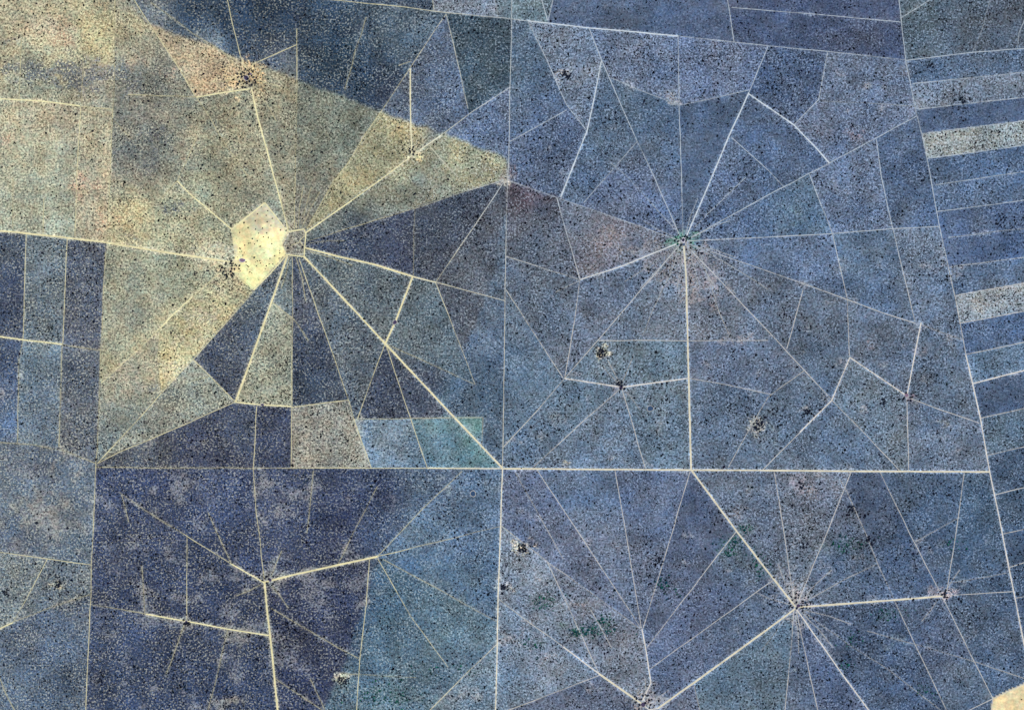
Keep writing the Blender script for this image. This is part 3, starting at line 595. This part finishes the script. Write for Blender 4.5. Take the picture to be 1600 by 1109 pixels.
def plain_material(name, rgb, var=0.3, size=6.0, attr=False, rough=1.0, gloss=False):
    m, nt, out = nodes_of(name)
    pos = N(nt, 'ShaderNodeNewGeometry').outputs['Position']
    k = mathn(nt, 'MULTIPLY_ADD', noise(nt, pos, size, 2.0), 2 * var, 1 - var)
    if attr: base = N(nt, 'ShaderNodeAttribute', attribute_name='tone').outputs['Color']
    else:
        c = N(nt, 'ShaderNodeRGB'); c.outputs[0].default_value = (*rgb, 1); base = c.outputs[0]
    col = scale_col(nt, base, k)
    if gloss:
        bs = N(nt, 'ShaderNodeBsdfPrincipled'); nt.links.new(col, bs.inputs['Base Color']); bs.inputs['Roughness'].default_value = rough
    else:
        bs = N(nt, 'ShaderNodeBsdfDiffuse'); nt.links.new(col, bs.inputs['Color'])
    nt.links.new(bs.outputs[0], out.inputs[0])
    return m

M_LAND, M_TRACK = land_material(), track_material()
M_BUSH = plain_material('bush foliage', (0, 0, 0), .35, 3.0, attr=True)
M_CROWN = plain_material('dark acacia foliage', tuple(alb((34, 40, 58))), .4, 2.0)
M_TRUNK = plain_material('grey bark', (0.10, 0.085, 0.07), .3, 0.5)

# ------------------------------------------------------------------ the ground and its paddocks
gp = np.array([(-60000, -60000, -0.8), (60000, -60000, -0.8), (60000, 60000, -0.8), (-60000, 60000, -0.8)])
gm = mesh_np('ground', gp, [0, 1, 2, 3], 4, {'tone': np.tile(alb((92, 108, 136)), (4, 1)), 'flecks': np.full(4, .4), 'patch_cover': np.zeros(4), 'patch_tone': np.tile(alb((92, 108, 136)), (4, 1)), 'sand_tone': np.tile(alb((186, 196, 202)), (4, 1))}, M_LAND)
ground = link('ground', gm, label='flat blue-grey savanna plain divided into fenced paddocks', cat='ground', kind='structure')

A_TONE, A_PC, A_PALE = alb(RGB), alb(PC), alb(PALE)
for L in lab_ids:
    ci, cj = np.nonzero(lab == L)
    flat = np.concatenate([ci, ci + 1, ci + 1, ci]) * (NY + 1) + np.concatenate([cj, cj, cj + 1, cj + 1])
    u, inv = np.unique(flat, return_inverse=True)
    ii, jj = u // (NY + 1), u % (NY + 1)
    V = np.stack([wx(GX[ii, jj]), wy(GY[ii, jj]), np.zeros(len(u))], 1)
    n = len(ci)
    q = np.stack([inv[:n], inv[3 * n:], inv[2 * n:3 * n], inv[n:2 * n]], 1)
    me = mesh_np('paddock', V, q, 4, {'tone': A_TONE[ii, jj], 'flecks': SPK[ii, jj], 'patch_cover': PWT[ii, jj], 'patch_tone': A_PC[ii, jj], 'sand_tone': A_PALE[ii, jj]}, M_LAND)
    link('paddock', me, parent=ground)

# ------------------------------------------------------------------ tracks
HUBS = [((460,380), 'the octagonal stockyard beside the cream paddock'), ((1067,378), 'the green-ringed waterpoint'), ((1243,948), 'the waterpoint in the lower right'), ((385,122), 'the muddy pan at the upper left'), ((970,604), 'the small pan below the green-ringed waterpoint'), ((417,908), 'the waterpoint in the lower left'), ((1003,1099), 'the pan at the bottom edge'), ((785,732), 'the central crossroads'), ((1475,927), 'the pinkish yard at the far right'), ((1417,618), 'the pinkish pan on the right'), ((617,504), 'the pan on the diagonal track'), ((1241,196), 'the bend in the upper right tracks'), ((697,21), 'the junction on the top boundary track'), ((150,724), 'the corner of the smooth grey paddock'), ((1546,736), 'the east road junction'), ((368,628), 'the bend below the cream paddock'), ((300,560), 'the pale wedge in the left half'), ((1520,215), 'the speckled pale strip on the right edge'), ((900,180), 'the speckled triangle at the top'), ((60,260), 'the tan paddocks on the left'), ((60,1000), 'the lower left corner'), ((1590,1090), 'the cream corner field'), ((640,1000), 'the teal paddocks at the bottom'), ((1300,40), 'the dark blue paddocks at the top'), ((1580,760), 'the narrow strips on the right edge')]
DESC = {'A': ('wide double-rutted cream sand track', 'wide double tracks'), 'B': ('bright cream sand track', 'bright sand tracks'), 'C': ('thin pale track', 'thin paddock tracks'), 'D': ('faint overgrown track', 'faint overgrown tracks')}
def near(p):
    return min(HUBS, key=lambda h: math.hypot(h[0][0] - p[0], h[0][1] - p[1]))[1]
def bearing(p):
    a = math.degrees(math.atan2(p[0][1] - p[-1][1], p[-1][0] - p[0][0])) % 180
    return ['running across', 'climbing to the upper right', 'running straight up and down', 'falling to the lower right'][int(((a + 22.5) % 180) // 45)]

def track_tone(x, y, cls):
    west = np.clip((860 - x) / 250, 0, 1); north = np.clip((480 - y) / 160, 0, 1)
    c = np.array([216, 211, 200])[None] * (1 - west)[:, None] + np.array([238, 228, 176])[None] * west[:, None]
    k = ((1 - west) * north)[:, None]
    c = c * (1 - k) + np.array([202, 212, 216])[None] * k
    if cls == 'A': c = c * .55 + np.array([240, 228, 178])[None] * .45
    dim = {'A': 1.06, 'B': 1.07, 'C': 1.0, 'D': .92}[cls]
    return c * dim

occ = {}
GRID = 5.0
for n, (c, p, t) in enumerate(TR):
    # resample
    P = [np.array(p[0])]
    for a, b in zip(p[:-1], p[1:]):
        a, b = np.array(a), np.array(b)
        k = max(int(np.linalg.norm(b - a) / 4.0), 1)
        P += [a + (b - a) * s / k for s in range(1, k + 1)]
    P = np.array(P)
    inside = (P[:, 0] > X0 + 5) & (P[:, 0] < X1 - 5) & (P[:, 1] > Y0 + 5) & (P[:, 1] < Y1 - 5)
    P = P[inside]
    if len(P) < 2: continue
    tan = np.gradient(P, axis=0); tan /= np.linalg.norm(tan, axis=1, keepdims=True) + 1e-9
    nor = np.stack([-tan[:, 1], tan[:, 0]], 1)
    s = np.arange(len(P)) * 4.0 + n * 500
    wob = (value_noise(s, s * 0 + n * 7.3, 26, 71) - .5) * {'A': .5, 'B': .6, 'C': .9, 'D': 1.6}[c]
    P = P + nor * wob[:, None]
    half = WID[c] / 2 * (0.85 + 0.4 * value_noise(s, s * 0 + n * 3.1, 18, 72))
    cells = set()
    for q in P.tolist():
        i, j = int(q[0] // GRID), int(q[1] // GRID)
        cells |= {(i, j), (i + 1, j), (i - 1, j), (i, j + 1), (i, j - 1)}
    used = set()
    for k in cells: used |= occ.get(k, set())
    lev = 0
    while lev in used: lev += 1
    for k in cells: occ.setdefault(k, set()).add(lev)
    z = 0.12 + 0.07 * lev
    rows = np.array([-1, -.5, 0, .5, 1])
    V = P[:, None, :] + nor[:, None, :] * half[:, None, None] * rows[None, :, None]
    flat = V.reshape(-1, 2)
    verts = np.stack([wx(flat[:, 0]), wy(flat[:, 1]), np.full(len(flat), z)], 1)
    m = len(P); R = len(rows)
    idx = np.arange(m * R).reshape(m, R)
    q = np.stack([idx[:-1, :-1], idx[:-1, 1:], idx[1:, 1:], idx[1:, :-1]], -1).reshape(-1, 4)
    ti, tj = np.clip(((flat[:, 0] - X0) / CELL).round().astype(int), 0, NX), np.clip(((flat[:, 1] - Y0) / CELL).round().astype(int), 0, NY)
    own = {'A': 0., 'B': .0, 'C': .12, 'D': .28}[c]
    tone = alb(track_tone(flat[:, 0], flat[:, 1], c) * (1 - own) + RGB[ti, tj] * own)
    cov = {'A': 1.25, 'B': 1.08, 'C': .88, 'D': .78}[c] + 0.65 * (np.repeat(value_noise(s, s * 0 + n * 5.7, 70, 73), R) - .5)
    me = mesh_np('dirt_track', verts, q, 4, {'tone': tone, 'cover': cov, 'across': np.tile(rows, m), 'median': np.full(m * R, 1.0 if c == 'A' else (.4 if c == 'B' else 0.))}, M_TRACK)
    a, b = near(p[0]), near(p[-1])
    where = f'between {a} and {b}' if a != b else f'{bearing(p)} by {a}'
    lb = f'{DESC[c][0]} {where}'.split()
    link('dirt_track', me, label=' '.join(lb[:16]), cat='track', group=DESC[c][1], kind='structure')

# ------------------------------------------------------------------ bushes
ICO_V = []
ph = (1 + 5 ** .5) / 2
for a, b in ((-1, ph), (1, ph), (-1, -ph), (1, -ph)): ICO_V.append((a, b, 0))
for a, b in ((-1, ph), (1, ph), (-1, -ph), (1, -ph)): ICO_V.append((0, a, b))
for a, b in ((ph, -1), (ph, 1), (-ph, -1), (-ph, 1)): ICO_V.append((a, 0, b))
ICO_V = np.array(ICO_V) / math.hypot(1, ph)
ICO_F = np.array([(0,11,5),(0,5,1),(0,1,7),(0,7,10),(0,10,11),(1,5,9),(5,11,4),(11,10,2),(10,7,6),(7,1,8),(3,9,4),(3,4,2),(3,2,6),(3,6,8),(3,8,9),(4,9,5),(2,4,11),(6,2,10),(8,6,7),(9,8,1)])
DOME_V = np.array([(1,0,0),(.31,.95,0),(-.81,.59,0),(-.81,-.59,0),(.31,-.95,0),(.45,.33,.75),(-.17,.52,.75),(-.55,0,.75),(-.17,-.52,.75),(.45,-.33,.75),(0,0,1.0)], float)
HEX_V = np.array([(math.cos(k * math.pi / 3), math.sin(k * math.pi / 3), 0) for k in range(6)] + [(.1, 0, .8)], float)
HEX_F = np.array([(k, (k + 1) % 6, 6) for k in range(6)])
DOME_F = np.array([(0,1,5),(1,6,5),(1,2,6),(2,7,6),(2,3,7),(3,8,7),(3,4,8),(4,9,8),(4,0,9),(0,5,9),(5,6,10),(6,7,10),(7,8,10),(8,9,10),(9,5,10)])

def scatter(n, thr_fn):
    x = rng.uniform(-22, 1622, n); y = rng.uniform(-20, 1129, n)
    keep = rng.random(n) < thr_fn(x, y)
    return x[keep], y[keep]

def sample(F, x, y):
    i = np.clip(((x - X0) / CELL + .5).astype(int), 0, NX); j = np.clip(((y - Y0) / CELL + .5).astype(int), 0, NY)
    return F[i, j]

def bushes(name, x, y, r_px, tones, tv, tf, label, cat, seed, squash=.8):
    r = np.random.default_rng(seed)
    n, k = len(x), len(tv)
    th = r.uniform(0, 2 * np.pi, n); c, s = np.cos(th), np.sin(th)
    R = (r_px * S)[:, None]
    jit = r.uniform(.72, 1.28, (n, k))
    v = tv[None] * jit[..., None]
    el = r.uniform(.8, 1.25, n)[:, None]
    vx = (v[..., 0] * c[:, None] * el - v[..., 1] * s[:, None] / el) * R + wx(x)[:, None]
    vy = (v[..., 0] * s[:, None] * el + v[..., 1] * c[:, None] / el) * R + wy(y)[:, None]
    lift = -tv[:, 2].min() * .8
    vz = (v[..., 2] + lift) * R * squash
    V = np.stack([vx, vy, vz], -1).reshape(-1, 3)
    F = (tf[None] + (np.arange(n) * k)[:, None, None]).reshape(-1, 3)
    me = mesh_np(name, V, F, 3, {'tone': np.repeat(tones, k, 0)}, M_BUSH)
    return link(name, me, label=label, cat=cat, kind='stuff')

# thickets: small dark groves, many with a pale trampled rim; (x, y, radius px, trees, where)
GROVES = [(941,551,7,16,'in the pale-rimmed grove above the small pan'), (817,855,7,12,'in the grove beside the central road in the lower half'), (789,917,6,8,'in the small grove against the central road'), (535,1062,7,16,'in the pale-rimmed grove at the bottom'), (886,117,7,10,'in the grove inside the speckled triangle at the top'),
          (1185,664,8,12,'in the grove left of the lower right fence lines'), (1250,757,6,6,'in the grove below the long east-west road'), (1330,793,4,4,'in the tiny grove on a thin track'), (1255,846,9,9,'in the grove above the lower right waterpoint'), (1380,627,5,5,'in the clump left of the pinkish pan'), (1261,643,6,6,'in the clump beside the diagonal track on the right'), (1030,877,6,6,'in the clump on the fan of tracks at the bottom'),
          (90,912,6,7,'in the clump below the smooth grey paddock'), (10,926,7,7,'in the clump on the left edge near the bottom'), (1565,345,9,12,'in the round grove on the right edge'), (1504,156,5,5,'in the clump on the upper right strip'), (355,1106,9,10,'in the grove on the bottom edge at left'), (156,1064,6,5,'in the brownish clump at the lower left'), (1453,104,6,5,'in the clump below the olive paddock'), (1358,845,8,8,'in the thicket between the fence lines at lower right'),
          (385,123,15,26,'around the muddy pan at the upper left'), (645,236,6,7,'beside the bright junction at the upper middle'), (356,420,13,20,'in the grove at the tip of the cream paddock'), (1067,382,13,14,'around the green-ringed waterpoint'), (1246,944,14,20,'around the lower right waterpoint'), (1006,1094,14,16,'around the pan at the bottom edge'), (1475,925,7,6,'around the pinkish yard at the far right'), (970,603,7,8,'around the small pan below the green-ringed waterpoint'), (420,906,9,10,'around the lower left waterpoint'), (292,971,6,5,'where two tracks meet at the lower left'), (1418,620,8,6,'around the pinkish pan on the right')]

dens_noise = lambda x, y: np.clip(2.2 * fbm(x, y, 42, 51) ** 1.7 * (.5 + 1.0 * value_noise(x, y, 12, 57)), 0.03, 2.0)
grove_boost = lambda x, y: sum(np.exp(-((x - g[0]) ** 2 + (y - g[1]) ** 2) / (2 * (g[2] * 2.2) ** 2)) for g in GROVES)
def clear_of_tracks(x, y): return np.clip((sample(TRK, x, y) - 0.6) / 1.2, 0, 1)

def dark_tones(n, lo, hi, spread, seed, x=None, y=None, k=.5, f=.30):
    r = np.random.default_rng(seed)
    t = r.random((n, 1)) ** 1.4
    c = np.array(lo)[None] * (1 - t) + np.array(hi)[None] * t
    if x is not None: c = c * (1 - k) + sample(RGB, x, y) * f * k * (.7 + .6 * t)
    return alb(np.clip(c + r.normal(0, spread, (n, 3)), 6, 250))

# medium bushes, the dark dots of the paddocks
x, y = scatter(170000, lambda x, y: .42 * sample(BUSH, x, y) * dens_noise(x, y) * clear_of_tracks(x, y) + .45 * grove_boost(x, y) * clear_of_tracks(x, y))
r_px = np.clip(rng.lognormal(math.log(.85), .34, len(x)), .48, 2.1)
SE = lambda x, y: np.clip((x - 740) / 120, 0, 1) * np.clip((y - 270) / 120, 0, 1)
r_px = r_px * (1 + .04 * SE(x, y))
bushes('bush_scatter', x, y, r_px, dark_tones(len(x), (4, 10, 28), (22, 32, 56), 4, 21, x, y, .45, .30), DOME_V, DOME_F, 'dark blue-grey bushes dotted densely over all the paddocks', 'bushes', 5)
# low shrubs, smaller and greyer
x, y = scatter(330000, lambda x, y: .60 * (1 - .20 * SE(x, y)) * np.clip(sample(BUSH, x, y) * 1.15, .0, 1.3) * np.clip(2.2 * fbm(x, y, 26, 61) ** 1.6, 0, 1.3) * clear_of_tracks(x, y))
r_px = np.clip(rng.lognormal(math.log(.60), .22, len(x)), .40, 1.1)
i_tone = dark_tones(len(x), (20, 30, 56), (52, 64, 92), 6, 22, x, y, .6, .50)
bushes('shrub_scatter', x, y, r_px, i_tone, HEX_V, HEX_F, 'fine grey-blue low shrubs speckling the ground between bigger bushes', 'shrubs', 6, .7)
# green bushes of the moister hollows
GREEN = [(1145,850,22,12,110), (1190,882,18,16,90), (925,985,30,7,190), (945,968,14,8,70), (897,990,8,9,60), (860,938,20,9,60), (1165,826,10,5,40), (605,1085,45,18,170), (1325,850,26,10,90), (1390,960,22,8,60), (1040,915,18,12,60), (1330,1000,16,12,50), (1320,1040,14,8,40), (1490,850,14,10,40), (835,1008,14,10,50), (690,1045,40,8,60), (1450,1080,14,10,40), (1067,376,10,9,40), (845,945,12,8,40), (1135,862,12,8,50)]
xs, ys = [], []
for (a, b, rx, ry, n) in GREEN:
    n = int(n * .7)
    xs.append(rng.normal(a, rx * .7, n)); ys.append(rng.normal(b, ry * .7, n))
x, y = np.concatenate(xs), np.concatenate(ys)
k = clear_of_tracks(x, y) > .4; x, y = x[k], y[k]
bushes('green_bush_scatter', x, y, np.clip(rng.lognormal(math.log(1.05), .28, len(x)), .6, 2), dark_tones(len(x), (18, 62, 66), (56, 122, 106), 8, 23), ICO_V, ICO_F, 'teal green bushes in loose bands in the moist hollows of the lower half', 'bushes', 7)

# ------------------------------------------------------------------ single trees
def crown_mesh(seed):
    r = np.random.default_rng(seed)
    V, F = [], []
    k = 0
    for q in range(15):
        a = r.uniform(0, 2 * math.pi); d = .72 * math.sqrt(r.random())
        c = np.array([math.cos(a) * d, math.sin(a) * d, .62 + .38 * (1 - d) * r.uniform(.5, 1.1)])
        v = ICO_V * r.uniform(.20, .40) * r.uniform(.7, 1.25, (12, 1)) * np.array([1, 1, .72]) + c
        V.append(v); F.append(ICO_F + k); k += 12
    for q in range(150):                        # loose leaf sprays
        a = r.uniform(0, 2 * math.pi); d = 1.02 * math.sqrt(r.random())
        c = np.array([math.cos(a) * d, math.sin(a) * d, .58 + .5 * math.sqrt(max(0, 1.1 - d * d)) * r.uniform(.6, 1.1)])
        v = c + r.normal(0, .075, (3, 3))
        V.append(v); F.append(np.array([[k, k + 1, k + 2]])); k += 3
    return mesh_np('crown', np.concatenate(V), np.concatenate(F), 3, None, M_CROWN)
def trunk_mesh(seed):
    r = np.random.default_rng(seed)
    V, F = [], []; k = 0
    def limb(a, b, ra, rb):
        nonlocal k
        a, b = np.array(a, float), np.array(b, float)
        for c, rad in ((a, ra), (b, rb)):
            for q in range(6):
                t = q * math.pi / 3
                V.append((c[0] + rad * math.cos(t), c[1] + rad * math.sin(t), c[2]))
        for q in range(6):
            F.append((k + q, k + (q + 1) % 6, k + 6 + (q + 1) % 6, k + 6 + q))
        k += 12
    limb((0, 0, 0), (0, 0, .42), .075, .05)
    for q in range(5):
        t = q * 1.256 + r.uniform(-.3, .3)
        limb((0, 0, .40), (.5 * math.cos(t), .5 * math.sin(t), .72), .04, .015)
    return mesh_np('trunk', V, F, 4, None, M_TRUNK)
CROWNS = [crown_mesh(200 + k) for k in range(6)]
TRUNKS = [trunk_mesh(300 + k) for k in range(3)]
n_tree = 0
def tree(px, py, r_px, label, group):
    global n_tree
    o = link('acacia_tree', None, label=label, cat='tree', group=group)
    o.location = (float(wx(px)), float(wy(py)), 0.0)
    R = r_px * S
    o.scale = (R, R, R * .95)
    o.rotation_euler = (0, 0, float(rng.uniform(0, 6.28)))
    o.empty_display_size = 1
    link('crown', CROWNS[n_tree % 6], parent=o)
    link('trunk', TRUNKS[n_tree % 3], parent=o)
    n_tree += 1

CREAM = [(684,133),(787,192),(625,240),(762,265),(855,312),(590,350),(777,365),(835,422),(703,463),(593,480),(985,493),(347,532),(643,542),(770,537),(795,612),(545,628),(622,663),(848,706),(578,712),(425,728),(395,887),(973,852),(893,895),(820,938),(963,935),(445,992),(673,1010),(610,1053),(763,1053),(865,1025)]
ORD = ['leftmost', 'second from left', 'third from left', 'fourth from left', 'fifth from left', 'sixth from left', 'seventh from left', 'eighth from left', 'ninth from left', 'tenth from left', 'eleventh from left', 'twelfth from left', 'thirteenth from left', 'fourteenth from left', 'fifteenth from left', 'sixteenth from left', 'seventeenth from left', 'eighteenth from left', 'nineteenth from left', 'twentieth from left', '21st from left', '22nd from left', '23rd from left', '24th from left', '25th from left', '26th from left', '27th from left', '28th from left', '29th from left', 'rightmost']
for k, (a, b) in enumerate(sorted(CREAM)):
    tree(340 + a / 10, 310 + b / 10, rng.uniform(.95, 1.2), f'small dark tree, {ORD[k]} of thirty on the bare cream paddock', 'single trees on the cream paddock')
tree(381.5, 347.8, 1.55, 'larger dark tree near the upper left edge of the cream paddock', None)
tree(406.5, 384.8, 1.4, 'pale-haloed dark tree in the middle of the cream paddock', None)
tree(397.3, 402.3, 1.8, 'largest dark tree in the lower part of the cream paddock', None)
tree(450.3, 387, 1.9, 'dark tree alone inside the octagonal stockyard', None)
tree(473, 385.5, 1.9, 'dark tree at the right gate of the octagonal stockyard', None)
tree(447.3, 360, 1.3, 'small dark tree at the upper left corner of the octagonal stockyard', None)
tree(1596, 1092, 1.1, 'small dark tree on the cream corner field at lower right', None)
SMOOTH = [(57.5,816,3.0),(106,824.5,2.6),(60.5,743.5,2.2),(49,747,1.6),(52,704,1.8),(51,717,2.0),(4,717,1.6),(79,840,2.2),(125,839,1.8),(120,864,2.4),(144,844,2.0),(112,783,1.4),(97,805,1.2),(82,785,1.3),(18,724,1.4),(59,728,1.5),(123,876,1.6)]
for q in sorted(SMOOTH, key=lambda t: -t[2])[:1]: tree(q[0], q[1], q[2], 'largest dark round tree on the smooth grey paddock', None)
for k, q in enumerate(sorted(sorted(SMOOTH, key=lambda t: -t[2])[1:])): tree(q[0], q[1], q[2] * .85, f'dark round tree, {ORD[k]}, standing alone on the smooth grey paddock', 'single trees on the smooth grey paddock')
for (x, y, R, n, where) in GROVES:
    got = []
    for k in range(n * 30):
        if len(got) >= n: break
        a, d = rng.uniform(0, 6.28), R * math.sqrt(rng.random()) * (1 if R < 8.5 else 1.1)
        px, py = x + d * math.cos(a), y + d * math.sin(a)
        rp = rng.uniform(1.5, 2.3) if R < 8.5 else rng.uniform(1.3, 2.1)
        if any(math.hypot(px - g[0], py - g[1]) < (.95 * (rp + g[2]) if R >= 8.5 else .7 * (rp + g[2])) for g in got): continue
        if sample(TRK, np.array([px]), np.array([py]))[0] < .5: continue
        got.append((px, py, rp))
    for k, g in enumerate(sorted(got)): tree(g[0], g[1], g[2], f'dark tree, {ORD[k] if k < len(got) - 1 else "rightmost"}, {where}', f'trees {where}')


# ------------------------------------------------------------------ water pans and tanks
def ring_mesh(name, prof, mat, seed, tone=None, seg=28, rough=.12):
    """turned shape with an uneven outline; prof = [(radius, z), ...] from the outside in"""
    r = np.random.default_rng(seed)
    w = 1 + rough * (np.sin(np.arange(seg) / seg * 2 * np.pi * 2 + r.uniform(0, 6)) * .6 + np.sin(np.arange(seg) / seg * 2 * np.pi * 3 + r.uniform(0, 6)) * .5 + r.normal(0, .25, seg))
    V, F = [], []
    for (rad, z) in prof:
        for k in range(seg):
            t = k / seg * 2 * math.pi
            V.append((rad * w[k] * math.cos(t), rad * w[k] * math.sin(t), z))
    m = len(prof)
    for a in range(m - 1):
        for k in range(seg):
            F.append((a * seg + k, a * seg + (k + 1) % seg, (a + 1) * seg + (k + 1) % seg, (a + 1) * seg + k))
    me = bpy.data.meshes.new(name)
    if prof[-1][0] > 0: F.append(tuple((m - 1) * seg + k for k in range(seg)))
    me.from_pydata(V, [], F); me.update(); me.materials.append(mat)
    return me
M_BANK = plain_material('trampled pale sand bank', tuple(alb((206, 204, 194))), .15, 5.0)
M_BANKW = plain_material('bleached white bank', tuple(alb((226, 226, 232))), .15, 5.0)
M_MUD = plain_material('dark violet mud', tuple(alb((78, 70, 98))), .2, 5.0)
M_MUDL = plain_material('drying mauve mud', tuple(alb((140, 118, 138))), .2, 5.0)
M_WATER = plain_material('still blue pond water', tuple(alb((44, 76, 112))), .12, 6.0, gloss=True, rough=.35)
M_STEEL = plain_material('galvanised tank steel', (.55, .56, .60), .1, 3.0)
def pan(px, py, r_px, mat, bank, label, name='water_pan', cat='pond', rim=1.5, asp=1.0, rot=0.0):
    o = link(name, None, label=label, cat=cat)
    o.location = (float(wx(px)), float(wy(py)), 0.55)
    o.rotation_euler = (0, 0, rot)
    R = r_px * S
    b = link('bank', ring_mesh('bank', [(R * rim, -.4), (R * (rim * .6 + .5), .7), (R * 1.08, 1.0), (R * .98, .3)], bank, int(px)), parent=o)
    w = link('water' if mat is M_WATER else 'mud_floor', ring_mesh('water', [(R * 1.03, .62), (R * .5, .60)], mat, int(px)), parent=o)
    o.scale = (1, asp, 1)
    return o
pan(739, 771, 3.9, M_WATER, M_BANK, 'round blue farm pond with a pale bank left of the central road', name='farm_pond', rim=1.22)
pan(1016, 638, 4.2, M_WATER, M_BANK, 'small dark blue pond in the middle of the right-hand paddocks', name='farm_pond', rim=1.12)
pan(384.8, 122.2, 3.2, M_MUD, M_BANK, 'dark violet mud pan ringed by trees at the upper left', rim=1.3, asp=1.15)
pan(970.4, 605.2, 2.9, M_MUD, M_BANK, 'dark violet mud pan where tracks meet below the green-ringed waterpoint', rim=1.2)
pan(617, 503.5, 2.8, M_MUD, M_BANK, 'dark mud pan on the wide track right of the stockyard', rim=1.3, asp=1.2, rot=-.4)
pan(410, 632, 2.3, M_MUD, M_BANK, 'small dark mud pan on the bright track below the cream paddock', rim=1.2, asp=.7)
pan(1416.5, 617, 2.9, M_MUDL, M_BANK, 'mauve mud pan where bright tracks meet on the right', rim=1.15)
pan(1005, 1100, 3.3, M_MUD, M_BANK, 'dark violet mud pan between trees on the bottom edge', rim=1.2, asp=1.15)
pan(1247.5, 945.8, 2.7, M_MUD, M_BANK, 'dark violet mud pan at the hub of the lower right tracks', rim=1.15)
pan(378.6, 406.6, 4.2, M_MUDL, M_BANKW, 'grey-mauve pan with a white lower bank at the edge of the cream paddock', rim=1.2, asp=.6)
pan(422, 905.5, 2.4, M_MUD, M_BANK, 'dark mud pan at the lower left track junction', rim=1.2)
pan(291, 971, 1.8, M_MUD, M_BANK, 'tiny dark mud pan where the lower left tracks cross', rim=1.3)
pan(391.5, 115.8, 1.9, M_MUDL, M_BANK, 'small mauve mud pan above the larger pan at the upper left', rim=1.2, asp=.7, rot=-.5)
pan(1067.5, 375, 2.5, M_MUD, M_BANKW, 'dark pan with a white rim in the green-ringed waterpoint', rim=1.75)
def tank(px, py, r, h, label):
    o = link('water_tank', None, label=label, cat='tank')
    o.location = (float(wx(px)), float(wy(py)), 0.0)
    link('wall', ring_mesh('wall', [(r, 0), (r, h), (r * .95, h), (r * .95, h * .6)], M_STEEL, 3, rough=0), parent=o)
    link('water', ring_mesh('water', [(r * .96, h * .75), (r * .3, h * .75)], M_WATER, 3, rough=0), parent=o)
tank(1068.5, 382, 5.0, 2.6, 'round open water tank below the white-rimmed pan')
tank(1258, 940, 4.0, 2.4, 'round open water tank on the pinkish yard above the right-going track')
tank(1479, 926, 4.0, 2.4, 'round open water tank on the pinkish yard at far right')
